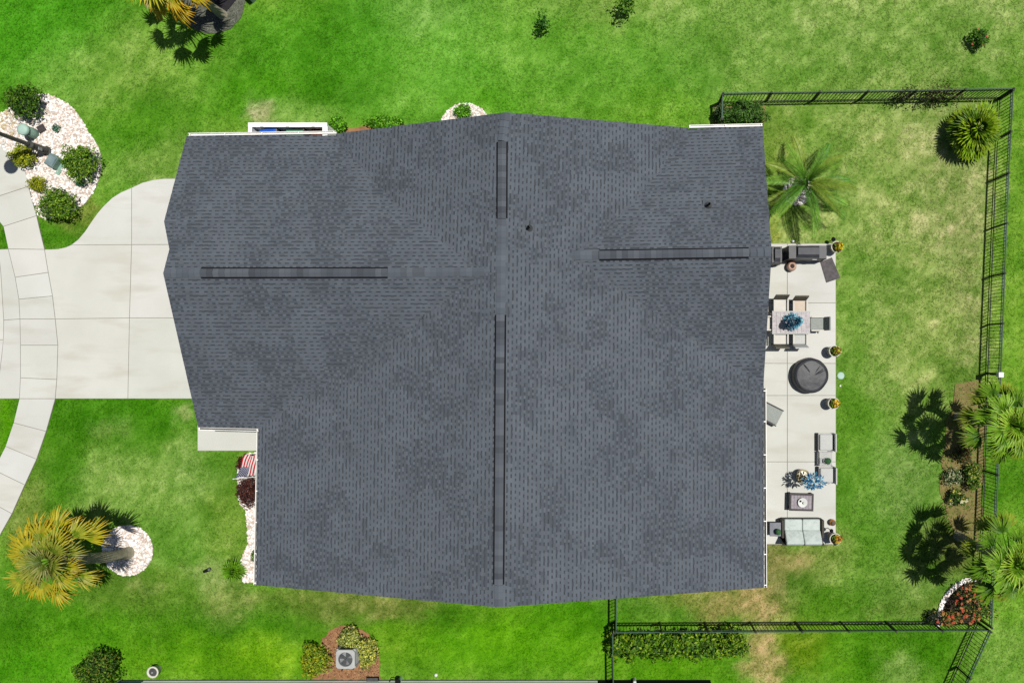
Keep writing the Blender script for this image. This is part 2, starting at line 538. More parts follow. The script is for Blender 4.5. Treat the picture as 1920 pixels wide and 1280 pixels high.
c4[:, :3] = cg.reshape(-1, 3)
at.data.foreach_set('color', c4.ravel())
me.polygons.foreach_set('use_smooth', [True] * len(q))
M['lawn'] = pm('lawn_turf', (0.80, 0.82, 0.78), (1.16, 1.15, 1.18), 11, 0.95, bump=0.6, bscale=26, attr='col', spec=0.04, detail=8)
M['grass'] = pm('grass_blade', (0.92, 0.92, 0.92), (1.1, 1.1, 1.1), 6, 0.9, attr='col', transl=0.35, spec=0.03)
me.materials.append(M['lawn'])
tag(link('lawn', me), kind='structure')

# ------------------------------------------------------------------ paved areas
SOFT = []
EXCL = []            # plan polygons (pixels) where no grass grows


def px_poly(pts, h=0.0):
    return [tuple(P(a, b, h)[:2]) for a, b in pts]


def inset(poly, d):
    """move every corner of a plan polygon inwards by d"""
    n = len(poly)
    ar = sum(poly[i][0] * poly[(i + 1) % n][1] - poly[(i + 1) % n][0] * poly[i][1] for i in range(n))
    if ar < 0:
        poly = poly[::-1]
    out = []
    for i in range(n):
        a, b, c = Vector(poly[i - 1]), Vector(poly[i]), Vector(poly[(i + 1) % n])
        e1, e2 = (b - a).normalized(), (c - b).normalized()
        n1, n2 = Vector((-e1.y, e1.x)), Vector((-e2.y, e2.x))
        k = (n1 + n2)
        k = k / max(0.3, (1 + n1.dot(n2)))
        out.append(tuple(b + k * d))
    return out


def paved(name, outline, slabs, z=0.045):
    base = MB().prism(px_poly(outline), -0.1, z - 0.018)
    o = tag(base.build(name, M['joint']), kind='structure')
    EXCL.append(outline)
    for sl in slabs:
        t = random.uniform(0.955, 1.03)
        tint = (t * random.uniform(.99, 1.012), t, t * random.uniform(.975, 1.01))
        MB().prism(inset(px_poly(sl), 0.011), -0.05, z + random.uniform(-.002, .002), tint).build('slab', M['concrete'], o)
    return o


# sidewalk: joints from north to south (left end, right end)
SWJ = [((-120, 270), (-60, 190)), ((-70, 300), (14, 270)), ((-30, 378), (55, 350)), ((8, 425), (70, 405)), ((17, 467), (85, 468)),
       ((30, 520), (92, 511)), ((37, 561), (100, 555)), ((39, 598), (105, 598)), ((40, 647), (110, 647)), ((40, 708), (108, 711)),
       ((38, 747), (105, 747)), ((27, 792), (88, 808)), ((12, 836), (70, 860)), ((-10, 880), (48, 908)), ((-34, 930), (24, 962)), ((-64, 990), (-12, 1026))]
RMID = {1: [(40, 298), (50, 325)], 2: [(62, 378)], 3: [(77, 436)]}
slabs, right = [], []
for i in range(len(SWJ) - 1):
    (l0, r0), (l1, r1) = SWJ[i], SWJ[i + 1]
    mids = RMID.get(i, [])
    slabs.append([l0, r0] + mids + [r1, l1])
    right += [r0] + mids
right.append(SWJ[-1][1])
paved('sidewalk', right + [a for a, b in SWJ[::-1]], slabs, 0.05)

# driveway
curve = [(85, 468), (110, 467), (124, 464), (135, 459), (148, 449), (160, 435), (172, 417), (184, 400), (196, 386), (212, 371), (228, 361),
         (247, 352.5), (268, 343), (290, 337.5), (308, 335.5), (330, 335)]
edge = [(85, 468), (92, 511), (100, 555), (105, 598), (110, 647), (108, 711), (105, 747)]
dw = curve + [(420, 335), (420, 747)] + edge[::-1][:-1]
s1 = [(110, 467), (124, 464), (135, 459), (148, 449), (160, 435), (172, 417), (184, 400), (196, 386), (212, 371), (228, 361), (248, 352.5), (248, 459)]
s1 = [(135, 459.5)] + s1[3:]
s2 = [(248, 352.5), (268, 343), (290, 337.5), (308, 335.5), (420, 335), (420, 458.5), (248, 459)]
s3 = [(85, 468), (110, 467), (124, 464), (135, 459.5), (248, 459), (244, 596), (105, 598), (100, 555), (92, 511)]
s4 = [(248, 459), (420, 458.5), (420, 596), (244, 596)]
s5 = [(105, 598), (244, 596), (241, 747), (105, 747), (108, 711), (110, 647)]
s6 = [(244, 596), (420, 596), (420, 747), (241, 747)]
paved('driveway', dw, [s1, s2, s3, s4, s5, s6], 0.046)
# apron and street gutter beyond the sidewalk
paved('driveway_apron', [(-40, 468), (17, 467), (30, 520), (37, 561), (39, 598), (40, 647), (40, 708), (38, 747), (-40, 747)],
      [[(-2, 468), (17, 467), (30, 520), (37, 561), (39, 598), (8.5, 600), (6, 560), (3, 510)],
       [(8.5, 600), (39, 598), (40, 647), (40, 708), (38, 747), (-4, 747), (0, 705), (5, 665), (8, 632)],
       [(-40, 468), (-2, 468), (3, 510), (6, 560), (8.5, 600), (8, 637), (-40, 637)],
       [(-40, 637), (8, 637), (5, 665), (0, 705), (-4, 747), (-40, 747)]], 0.044)
paved('porch_walk', [(371.5, 785), (500, 785), (500, 844.5), (371.5, 844.5)],
      [[(371.5, 785), (500, 785), (500, 844.5), (371.5, 844.5)]], 0.06)
# patio
ys = [457, 568, 681, 741, 865, 1019]
sl = []
for a, b in zip(ys[:-1], ys[1:]):
    sl.append([(1405, a), (1475.5, a), (1475.5, b), (1405, b)])
    sl.append([(1475.5, a), (1566.5, a), (1566.5, b), (1475.5, b)])
PATIO_Z = 0.06
paved('patio', [(1405, 456), (1567, 456), (1567, 1020), (1405, 1020)], sl, PATIO_Z)


# ------------------------------------------------------------------ planting beds
def scatter(poly, n):
    xs = [p[0] for p in poly]
    ysx = [p[1] for p in poly]
    out = []
    while len(out) < n:
        x, y = random.uniform(min(xs), max(xs)), random.uniform(min(ysx), max(ysx))
        if inside(x, y, poly):
            out.append((x, y))
    return out


def inside(x, y, poly):
    r = False
    j = len(poly) - 1
    for i in range(len(poly)):
        xi, yi = poly[i]
        xj, yj = poly[j]
        if (yi > y) != (yj > y) and x < (xj - xi) * (y - yi) / (yj - yi) + xi:
            r = not r
        j = i
    return r


def area(poly):
    return abs(sum(poly[i - 1][0] * poly[i][1] - poly[i][0] * poly[i - 1][1] for i in range(len(poly)))) / 2


PHI = (1 + 5 ** .5) / 2
ICO_V = [Vector(v).normalized() for v in [(-1, PHI, 0), (1, PHI, 0), (-1, -PHI, 0), (1, -PHI, 0), (0, -1, PHI), (0, 1, PHI), (0, -1, -PHI),
                                          (0, 1, -PHI), (PHI, 0, -1), (PHI, 0, 1), (-PHI, 0, -1), (-PHI, 0, 1)]]
ICO_F = [(0, 11, 5), (0, 5, 1), (0, 1, 7), (0, 7, 10), (0, 10, 11), (1, 5, 9), (5, 11, 4), (11, 10, 2), (10, 7, 6), (7, 1, 8),
         (3, 9, 4), (3, 4, 2), (3, 2, 6), (3, 6, 8), (3, 8, 9), (4, 9, 5), (2, 4, 11), (6, 2, 10), (8, 6, 7), (9, 8, 1)]


def stones(label, poly, dens, size, pal, z=0.03, name='white_stones', cat='stones'):
    mb = MB()
    for x, y in scatter(poly, int(area(poly) * dens)):
        r = random.uniform(*size)
        sx, sy, sz = random.uniform(.7, 1.35), random.uniform(.7, 1.2), random.uniform(.45, .8)
        a = random.uniform(0, 6.28)
        ca, sa = math.cos(a), math.sin(a)
        c = random.choice(pal)
        k = random.uniform(.86, 1.08)
        vs = []
        for v in ICO_V:
            q_ = r * random.uniform(.82, 1.15)
            p, u = v.x * q_ * sx, v.y * q_ * sy
            vs.append((x + p * ca - u * sa, y + p * sa + u * ca, z + r * .2 + v.z * q_ * sz))
        mb.add(vs, ICO_F, (c[0] * k, c[1] * k, c[2] * k))
    return tag(mb.build(name, M['stone']), label, cat, kind='stuff')


WHITE = [A(244, 236, 228, 1.45), A(250, 244, 240, 1.45), A(240, 226, 216, 1.45), A(252, 250, 248, 1.4), A(226, 204, 188, 1.5), A(246, 240, 234, 1.45), A(206, 188, 172, 1.5)]
TANW = [A(238, 226, 196), A(226, 204, 160), A(246, 238, 222), A(214, 186, 140)]


def bed(name, poly_px, mat, z=0.03, rag=0.0):
    (SOFT if name == 'dirt_bed' else EXCL).append(poly_px)
    pl = px_poly(poly_px)
    if rag:
        q_ = []
        for i in range(len(pl)):
            a, b = Vector(pl[i]), Vector(pl[(i + 1) % len(pl)])
            n = max(1, int((b - a).length / (.12 if rag < .06 else .36)))
            for k in range(n):
                p = a.lerp(b, k / n)
                q_.append((p.x + random.uniform(-rag, rag), p.y + random.uniform(-rag, rag)))
        pl = q_
    tag(MB().prism(pl, -0.08, z).build(name, mat), kind='structure')
    return px_poly(poly_px)


def circ(cx, cy, r, n=28, a0=0, a1=360):
    return [(cx + r * math.cos(math.radians(a0 + (a1 - a0) * i / n)), cy + r * math.sin(math.radians(a0 + (a1 - a0) * i / n))) for i in range(n)]


nw = [(-30, 250), (-10, 228), (0, 215), (16, 205), (40, 190), (75, 176), (92, 178), (105, 183), (120, 190), (133, 199), (145, 212), (156, 228), (166, 247), (177, 262),
      (185, 275), (190, 292), (191, 315), (187, 335), (178, 356), (166, 374), (150, 390), (138, 398), (112, 404), (86, 412), (72, 404), (63, 376), (55, 349), (50, 325), (36, 306), (12, 284), (-4, 268), (-10, 262)]
pl = bed('rock_bed', nw, M['rockbase'])
stones('white landscape stones around the round shrubs and the lamp post', pl, 400, (.02, .062), WHITE)
pl = px_poly([(0, 218), (20, 205), (34, 212), (30, 250), (18, 262), (4, 240)])
stones('cream and tan stones at the sidewalk edge of the lamp post bed', pl, 170, (.035, .06), TANW, z=.05)
pl = bed('rock_bed', circ(240, 1031, 47.5), M['rockbase'])
stones('ring of white stones around the leaning yellow palm', pl, 400, (.02, .06), WHITE)
hb = [(500, 846), (500, 1091), (456, 1091), (446, 1062), (456, 1040), (466, 1018), (464, 985), (461, 955), (450, 945), (446, 905), (446, 870), (460, 850)]
pl = bed('rock_bed', hb, M['rockbase'])
stones('narrow strip of white stones along the west gutter', pl, 400, (.02, .06), WHITE)
pl = bed('rock_bed', circ(873, 243, 49), M['rockbase'])
stones('half round bed of white stones under the north gable', pl, 400, (.02, .06), WHITE)
pl = bed('rock_bed', circ(1496, 358, 27), M['rockbase'])
stones('pale stones in the ring under the feathery palm', pl, 220, (.04, .075), WHITE)
se = [(1754, 1172), (1757, 1150), (1763, 1128), (1774, 1110), (1788, 1096), (1806, 1086), (1826, 1082), (1842, 1083), (1838, 1125), (1834, 1168)]
pl = bed('flower_bed', se, M['soil'])
bed('mulch_bed', [(586, 1272), (590, 1245), (594, 1218), (606, 1196), (622, 1180), (645, 1171), (668, 1174), (690, 1187), (704, 1205), (712, 1230), (714, 1273)], M['mulch'], rag=.05)
eb = [(1840, 716), (1812, 712), (1794, 722), (1784, 748), (1776, 790), (1768, 850), (1765, 900), (1766, 940), (1770, 968), (1784, 992), (1806, 1010), (1836, 1016), (1843, 900), (1848, 760)]
bed('dirt_bed', eb, M['dirt'], z=.028, rag=.10)
bed('grey_bed', circ(398, 2, 62), M['greybed'], rag=.03)
bed('mulch_bed', [(640, 252), (654, 241), (690, 236), (760, 233), (790, 240), (790, 275), (640, 275)], M['mulch'], rag=.04)
bed('dirt_bed', [(1338, 198), (1434, 196), (1436, 215), (1424, 260), (1338, 260)], M['dirt'], rag=.04)
pl = px_poly(circ(398, 2, 60))
stones('fine grey gravel under the palm at the top edge', pl, 260, (.018, .032), [A(120, 124, 110), A(150, 152, 140), A(98, 100, 88), A(86, 92, 76)], name='grey_gravel', cat='gravel')
pl = px_poly([(424, -20), (446, -2), (438, 8), (421, 28), (412, 22), (402, 2), (400, -20)])  # outline of a flat black sheet over the grey bed
tag(MB().prism(pl, 0.0, 0.062).build('black_sheet', M['sheetblack']), 'flat black sheet beside the palm trunk at the top edge', 'weed mat')


def chips(label, poly_px, n, pal, size=(.02, .05)):
    mb = MB()
    for x, y in scatter(px_poly(poly_px), n):
        a, l, w_ = random.uniform(0, 6.28), random.uniform(*size), random.uniform(.012, .024)
        u, v = Vector((math.cos(a), math.sin(a), random.uniform(-.3, .3))), Vector((-math.sin(a), math.cos(a), random.uniform(-.3, .3)))
        c = Vector((x, y, .045))
        col = random.choice(pal)
        mb.add([c - u * l - v * w_, c + u * l - v * w_, c + u * l + v * w_, c - u * l + v * w_], [(0, 1, 2, 3)], col)
    return tag(mb.build('bark_chips', M['chip']), label, 'bark mulch', kind='stuff')


BARK = [A(156, 108, 78), A(182, 138, 98), A(132, 88, 62), A(196, 156, 114), A(112, 76, 56), A(172, 122, 86)]
chips('reddish bark chips around the air conditioner', [(590, 1270), (596, 1218), (622, 1182), (645, 1173), (690, 1189), (710, 1230), (712, 1271)], 1500, BARK, (.012, .03))
chips('brown litter on the bare bed by the east fence', eb, 900, [A(140, 122, 74), A(168, 150, 100), A(118, 100, 60), A(134, 138, 70)], (.012, .03))

# ------------------------------------------------------------------ house
HE, HR, HG, HEW = 2.8, 5.32, 5.19, 4.70
house = thing('house', 'large single storey house with dark grey shingle roof of crossing gables', 'house')


def V3(x, y, z):
    return Vector((x, y, z))


FAC = {}
# each facet: eave start, eave end, ridge start, ridge end
FAC['SW'] = (P(480, 1096, HE), P(489, 524, HE), P(935, 1138, HR), P(940, 511, HR))
FAC['SE'] = (P(1431.5, 480, HE), P(1432.5, 1101, HE), P(941, 463, HR), P(935, 1138, HR))
xw = P(630, 250, HE).x
FAC['NW'] = (V3(xw, 2.8, HE + (xw + 12.87) * .2673), P(630, 251, HE), P(940, 511, HR), P(948, 211, HR))
xe = P(1290, 240, HE).x
FAC['NE'] = (P(1290, 240, HE), V3(xe, 3.68, HR - (xe + 3.446) * .2673), P(948, 211, HR), P(941, 463, HR))
gy_s, gy_r, gy_n = P(372, 801.5, HE).y, P(306, 512, HG).y, P(372, 255, HE).y
FAC['GS'] = (P(372, 801, HE), V3(-3.45, gy_s - .06, HE), P(306, 512, HG), V3(-3.7, gy_r, HG))
FAC['GN'] = (V3(-4.5, gy_n + .03, HE), P(372, 255, HE), V3(-3.7, gy_r, HG), P(306, 512, HG))
XA, XE_ = P(350, 255, HE).x, P(372, 255, HE).x
ZB = HE + 1.535
B3, C3 = P(303, 415, ZB), P(316, 478, ZB - .42)
ZB = HE + (gy_n - B3.y) * (HG - HE) / (gy_n - gy_r)
B3 = P(303, 415, ZB)
FAC['GX'] = (V3(XE_ + .001, gy_n, HE), V3(XA, gy_n, HE), V3(XE_ + .001, B3.y, ZB), V3(XA, B3.y, ZB))
dx_ = (C3.y - B3.y)
FAC['GY'] = (V3(XA, B3.y + dx_ * 1.25, ZB - .42 * 1.25), V3(XE_ + 1.0, B3.y + dx_ * 1.25, ZB - .42 * 1.25), V3(XA, B3.y, ZB), V3(XE_ + 1.0, B3.y, ZB))
FAC['EN'] = (P(1430, 237, HE), V3(.5, 8.30, HE), P(1447, 472, HEW), P(1062, 479, HEW))
FAC['ES'] = (V3(-1.2, -1.25, HE), P(1431, 728, HE), P(1062, 479, HEW), P(1447, 472, HEW))


def zmax_other(x, y, me_):
    z = -9
    if me_ != 'SW' and -12.9 < x < -3.44 and -8.6 < y < 2.8:
        z = max(z, HE + (x + 12.87) * .2673)
    if me_ != 'SE' and -3.44 < x < 6 and -8.6 < y < 3.68:
        z = max(z, HR - (x + 3.446) * .2673)
    if me_ != 'NW' and xw < x < -3.44 and 2.8 < y < 8.25:
        t = (y - 2.8) / 5.45
        ez = (HE + (xw + 12.87) * .2673) * (1 - t) + HE * t
        z = max(z, ez + (x - xw) / (-3.446 - xw) * (HR - ez))
    if me_ != 'NE' and -3.44 < x < xe and 3.68 < y < 8.4:
        t = (y - 3.68) / 4.7
        ez = (HR - (xe + 3.446) * .2673) * (1 - t) + HE * t
        z = max(z, HR + (x + 3.446) / (xe + 3.446) * (ez - HR))
    if me_ not in ('GS', 'GY') and -15.06 < x < -3.7 and gy_s < y < gy_r:
        z = max(z, HE + (y - gy_s) / (gy_r - gy_s) * (HG - HE))
    if me_ not in ('GN', 'GX') and -15.06 < x < -3.7 and gy_r < y < gy_n:
        z = max(z, HG - (y - gy_r) / (gy_n - gy_r) * (HG - HE))
    if me_ != 'ES' and -1.2 < x < 5.9 and -1.25 < y < 3.68:
        z = max(z, HE + (y + 1.25) * .3854)
    if me_ != 'EN' and -1.2 < x < 5.9 and 3.68 < y < 8.5 and (x + 1.2) > (y - 3.68) * .9:
        z = max(z, HEW - (y - 3.68) * .3926)
    return z


def fpt(fc, u, v):
    a = fc[0].lerp(fc[1], u)
    b = fc[2].lerp(fc[3], u)
    return a.lerp(b, v)


EXPO = 0.143
STAIN = P(655, 842, 3.75)
deck = MB()
pieces = []          # (height, verts, faces, colour)
LIGHT_T, MID_T, DARK_T = Vector(A(103, 110, 119)), Vector(A(94, 101, 110)), Vector(A(76, 82, 91))
for key, fc in FAC.items():
    nrm = (fc[1] - fc[0]).cross(fc[2] - fc[0]).normalized()
    if nrm.z < 0:
        nrm = -nrm
    # deck sheet with thickness
    gu, gv = 12, 6
    o = len(deck.v)
    top = [[fpt(fc, i / gu, j / gv) - nrm * .004 for i in range(gu + 1)] for j in range(gv + 1)]
    deck.v += [tuple(p) for r in top for p in r]
    deck.v += [tuple(p - Vector((0, 0, .14))) for r in top for p in r]
    n1 = (gu + 1) * (gv + 1)
    for j in range(gv):
        for i in range(gu):
            a = o + j * (gu + 1) + i
            deck.f.append([a, a + 1, a + gu + 2, a + gu + 1])
            deck.f.append([a + n1, a + gu + 1 + n1, a + gu + 2 + n1, a + 1 + n1])
    for i in range(gu):
        a = o + i
        deck.f.append([a, a + n1, a + 1 + n1, a + 1])
    for j in range(gv):
        for e in (0, gu):
            a = o + j * (gu + 1) + e
            deck.f.append([a, a + gu + 1, a + gu + 1 + n1, a + n1])
    deck.c = [ONE] * len(deck.f)
    deck.m = [0] * len(deck.f)
    ls = ((fc[2] + fc[3]) / 2 - (fc[0] + fc[1]) / 2)
    ls = max(ls.dot((fpt(fc, .5, 1) - fpt(fc, .5, 0)).normalized()), .1)
    # slope length measured across the courses
    ed = (fc[1] - fc[0]).normalized()
    sl_ = (fc[2] - fc[0])
    ls = (sl_ - ed * sl_.dot(ed)).length
    nc = max(1, round(ls / EXPO))
    for i in range(nc):
        v0, v1 = i / nc, (i + 1.12) / nc
        vm = (i + .47 + random.uniform(-.03, .03)) / nc
        v1 = min(v1, 1.0)
        wlen = (fpt(fc, 1, v0) - fpt(fc, 0, v0)).length
        u = -random.uniform(0, .25)
        while u < wlen:
            wd = random.choice((.17, .2, .22, .25, .27, .3))
            a0, a1 = max(u, 0) / wlen, min(u + wd, wlen) / wlen
            tf = random.uniform(.42, .62)
            b0, b1 = max(u + wd * .06, 0) / wlen, min(max(u + wd * (.06 + tf), 0.001), wlen) / wlen
            u += wd
            if a1 - a0 < 1e-4 or b1 <= b0:
                continue
            b0 = max(b0, a0)
            b1 = min(max(b1, b0 + 1e-4), a1)
            mid = fpt(fc, (a0 + a1) / 2, (v0 + v1) / 2)
            if zmax_other(mid.x, mid.y, key) > mid.z + (.16 if key in ('NE', 'EN', 'NW') else .04):
                continue
            lo, hi = nrm * .011, nrm * .002
            md = nrm * .006
            pt = [fpt(fc, b0, v0) + lo, fpt(fc, b1, v0) + lo, fpt(fc, b1, vm) + md, fpt(fc, a1, vm) + md, fpt(fc, a1, v1) + hi,
                  fpt(fc, a0, v1) + hi, fpt(fc, a0, vm) + md, fpt(fc, b0, vm) + md]
            dn = [pt[0] - lo, pt[1] - lo, pt[2] - md, pt[3] - md, pt[6] - md, pt[7] - md]
            fs = [(0, 1, 2, 7), (6, 7, 2, 3, 4, 5), (8, 9, 1, 0), (10, 11, 3, 2), (12, 13, 7, 6), (8, 0, 7, 13), (9, 10, 2, 1)]
            blot = 0.96 + 0.08 * float(fbm(np.array([mid.x * .7 + 40]), np.array([mid.y * .7 + 40]), 3)[0])
            pn = float(fbm(np.array([mid.x * 1.15 + 20]), np.array([mid.y * 1.15 + 60]), 3)[0]) + random.uniform(-.13, .13)
            q_ = min(1, max(0, (pn - .44) / .24))
            cu = LIGHT_T.lerp(DARK_T, q_ * .62) * blot * random.uniform(.94, 1.06)      # upper band of the shingle
            ct = LIGHT_T.lerp(MID_T, random.random()) * blot * random.uniform(.95, 1.08)    # the raised tab
            if random.random() < .15:
                ct = DARK_T * blot
            sd_ = (mid - STAIN).length
            if sd_ < .5:
                kk = .74 + .26 * min(1, sd_ / .5)
                cu, ct = cu * kk, ct * kk
            cu, ct = tuple(cu), tuple(ct)
            tint = random.uniform(.98, 1.02)
            pieces.append((mid.z, pt + dn, fs, [ct, cu, ct, cu, cu, ct, ct]))
roof = deck.build('roof', M['deck'], house)
pieces.sort(key=lambda t: -t[0])
full = [p for p in pieces if (p[1][1] - p[1][0]).length > .07]
ids = set(id(p) for p in full[:300])
rest = MB()
for p in pieces:
    if id(p) in ids:
        c = sum(p[1], Vector((0, 0, 0))) / len(p[1])
        MB().add([v - c for v in p[1]], p[2], p[3]).build('shingle', M['shingle'], roof, c)
    else:
        rest.add(p[1], p[2], p[3])
tag(rest.build('shingles', M['shingle'], roof), kind='stuff')

# ridges: caps and raised ridge vents
capdata = {}


def cap_mesh(slope, tone, hw, raised):
    key = (round(slope, 2), tone, hw, raised)
    if key not in capdata:
        mb = MB()
        z = -slope * hw
        l, t = .115, .012
        z0, z1 = .004, .018
        vs = [(-l, -hw, z + z0), (l, -hw, z + z1), (l, 0, z1), (-l, 0, z0), (-l, hw, z + z0), (l, hw, z + z1),
              (l, -hw, z + z1 - t), (l, 0, z1 - t), (l, hw, z + z1 - t), (-l, -hw, z + z0 - t), (-l, hw, z + z0 - t)]
        fs = [(0, 1, 2, 3), (3, 2, 5, 4), (1, 6, 7, 2), (2, 7, 8, 5), (0, 9, 6, 1), (4, 5, 8, 10)]
        mb.add(vs, fs, tone)
        capdata[key] = mb.data('ridge_cap', M['shingle'])
    return capdata[key]


CAPT = [A(96, 103, 112), A(101, 108, 117), A(93, 99, 108), A(105, 112, 121), A(99, 106, 115)]
CAPV = [A(92, 98, 107), A(100, 106, 115), A(86, 91, 100), A(96, 102, 111), A(103, 109, 118), A(90, 95, 104), A(80, 85, 93)]


def ridge(p0, p1, slope, vent=False):
    a, b = Vector(p0), Vector(p1)
    L = (b - a).length
    ang = math.atan2(b.y - a.y, b.x - a.x)
    mid = (a + b) / 2
    if vent:
        hw = .142
        mb = MB()
        g = .048
        zz = .05
        w2 = hw + g
        for s_ in (-1, 1):
            vs = [(-L / 2, 0, zz), (L / 2, 0, zz), (L / 2, s_ * w2, zz - slope * w2), (-L / 2, s_ * w2, zz - slope * w2),
                  (-L / 2, s_ * w2, -slope * w2), (L / 2, s_ * w2, -slope * w2), (-L / 2, 0, 0), (L / 2, 0, 0)]
            mb.add(vs, [(0, 1, 2, 3), (3, 2, 5, 4), (0, 3, 4, 6), (1, 7, 5, 2)])
        o = mb.build('ridge_vent', M['vent_black'], house, mid)
        lift = .052
    else:
        hw = .15
        mb = MB()
        for s_ in (-1, 1):
            mb.add([(-L / 2, 0, .012), (L / 2, 0, .012), (L / 2, s_ * hw * .9, .012 - slope * hw * .9), (-L / 2, s_ * hw * .9, .012 - slope * hw * .9)], [(0, 1, 2, 3)])
        o = mb.build('ridge_strip', M['deck'], house, mid)
        lift = .018
    o.rotation_euler = (0, 0, ang)
    n = max(1, int(L / .2))
    for i in range(n):
        x = -L / 2 + (i + .5) * L / n
        tone = random.choice(CAPV if vent else CAPT)
        link('ridge_cap', cap_mesh(slope, tone, hw, vent), o, (x, 0, lift + random.uniform(0, .004)))


RV = .5 * (.2673 + .39)
ridge(P(376, 511.5, HG), P(726, 511, HG), .44, True)
ridge(P(308, 512.5, HG), P(374, 511.5, HG), .44)
ridge(P(728, 511, HG), P(918, 509, HG), .44)
ridge(P(941.5, 266, HR), P(941, 409, HR), .37, True)
ridge(P(948, 213, HR), P(941.5, 264, HR), .37)
ridge(P(941, 411, HR), P(938.5, 588, HR), .29)
ridge(P(938.5, 590, HR), P(935, 1095, HR), .267, True)
ridge(P(935, 1097, HR), P(935, 1136, HR), .267)
ridge(P(1404, 473.5, HEW), P(1124, 478, HEW), .385, True)
ridge(P(1446, 472, HEW), P(1406, 473.5, HEW), .385)
ridge(P(1122, 478, HEW), P(1066, 479, HEW), .385)

# vent pipes through the roof
for px_, py_, z_ in ((992, 428, HR - .27 * 1.0), (1328, 385, 4.05)):
    p = P(px_, py_, z_)
    z_ = max(z_, zmax_other(p.x, p.y, ''))
    p = P(px_, py_, z_)
    o = MB().lathe((0, 0, 0), [(.13, -.06), (.13, .01), (.075, .05), (.06, .1)], 14).build('vent_pipe', M['acdark'], house, p)
    MB().lathe((0, 0, .1), [(.045, 0), (.045, .22), (.03, .22), (.03, .05)], 12).build('pipe', M['vent_black'], o)
    MB().prism([(-.2, -.2), (.2, -.2), (.2, .2), (-.2, .2)], -.09, -.03, A(92, 98, 107)).build('flashing', M['shingle'], o)


def gutter(a, b, out, w_=.115, lining='acdark'):
    """open white trough from a to b; out = unit vector away from the house"""
    a, b, out = Vector(a), Vector(b), Vector(out)
    mb = MB()
    d = (b - a)
    for k0, k1, z0, z1 in ((0.0, .016, -.11, -.015), (w_ - .02, w_, -.11, -.012), (0, w_, -.125, -.11)):
        vs = []
        for zz in (z0, z1):
            for e, k in ((a, k0), (b, k0), (b, k1), (a, k1)):
                p = e + out * k
                vs.append((p.x, p.y, e.z + zz))
        mb.add(vs, [(3, 2, 1, 0), (4, 5, 6, 7), (0, 1, 5, 4), (1, 2, 6, 5), (2, 3, 7, 6), (3, 0, 4, 7)])
    g = mb.build('gutter', M['gutter'], house)
    n = max(1, int(d.length / 1.15))
    ang = math.atan2(d.y, d.x)
    for i in range(n + 1):
        p = a.lerp(b, min(max(i / n, .012), .988)) + out * (w_ / 2)
        MB().box((0, 0, -.03), (.035, w_, .014), ang).build('bracket', M['gutter'], g, p)
    # dark inside
    vs = []
    for e, k in ((a, .02), (b, .02), (b, w_ - .024), (a, w_ - .024)):
        p = e + out * k
        vs.append((p.x, p.y, e.z - .098))
    MB().add(vs, [(0, 1, 2, 3)]).build('trough_lining', M[lining], g)
    return g


gutter(P(352, 254.5, HE), P(629, 250.5, HE), (0, 1, 0), .10, 'gutter')
gutter(P(1292, 239.5, HE), P(1430, 236.5, HE), (0, 1, 0), .10, 'gutter')
gutter(P(372, 801, HE), P(486, 803.5, HE), (0, -1, 0), .10)
gutter(P(486, 803, HE), P(480, 1096, HE), (-1, 0, 0), .10)
gutter(P(1431, 728, HE), P(1432.5, 1101, HE), (1, 0, 0), .115)

# walls under the roof
wall = MB()
WT = .16
foot = [(-12.4, -8.2), (5.5, -8.2), (5.5, 8.0), (-14.7, 7.75), (-14.7, -2.3), (-12.4, -2.3)]
for i in range(len(foot)):
    a, b = Vector(foot[i]), Vector(foot[(i + 1) % len(foot)])
    m_ = (a + b) / 2
    d = b - a
    wall.box((m_.x, m_.y, 0.0), (d.length - .004, WT, 2.62), math.atan2(d.y, d.x))
wall.build('wall', M['siding'], house)
# gable walls
gb = MB()
for (x0, y0), (x1, y1), zr in (((-12.4, -8.2), (5.5, -8.2), HR), ((-9.5, 7.9), (2.7, 7.9), HR)):
    xm = -3.45
    gb.add([(x0, y0, 2.6), (x1, y1, 2.6), (xm, y0, zr - .25), (x0, y0 + .1, 2.6), (x1, y1 + .1, 2.6), (xm, y0 + .1, zr - .25)],
           [(0, 1, 2), (3, 5, 4), (0, 2, 5, 3), (1, 4, 5, 2)])
for x, y0, y1, ym, zr in ((-14.7, -2.3, 7.75, gy_r, HG), (5.5, -1.0, 8.0, 3.6, HEW)):
    gb.add([(x, y0, 2.6), (x, y1, 2.6), (x, ym, zr - .25), (x + .1, y0, 2.6), (x + .1, y1, 2.6), (x + .1, ym, zr - .25)],
           [(0, 1, 2), (3, 5, 4), (0, 2, 5, 3), (1, 4, 5, 2)])
gb.build('gable_wall', M['siding'], house)
# garage doors, each four panels
for yc, wd in ((5.3, 2.6), (.6, 4.6)):
    gd = MB().box((-14.80, yc, .05), (.03, wd, 2.15)).build('garage_door', M['white_paint'], house)
    for k in range(4):
        MB().box((-14.825, yc, .09 + k * .53), (.03, wd - .1, .47)).build('panel', M['white_paint'], gd)
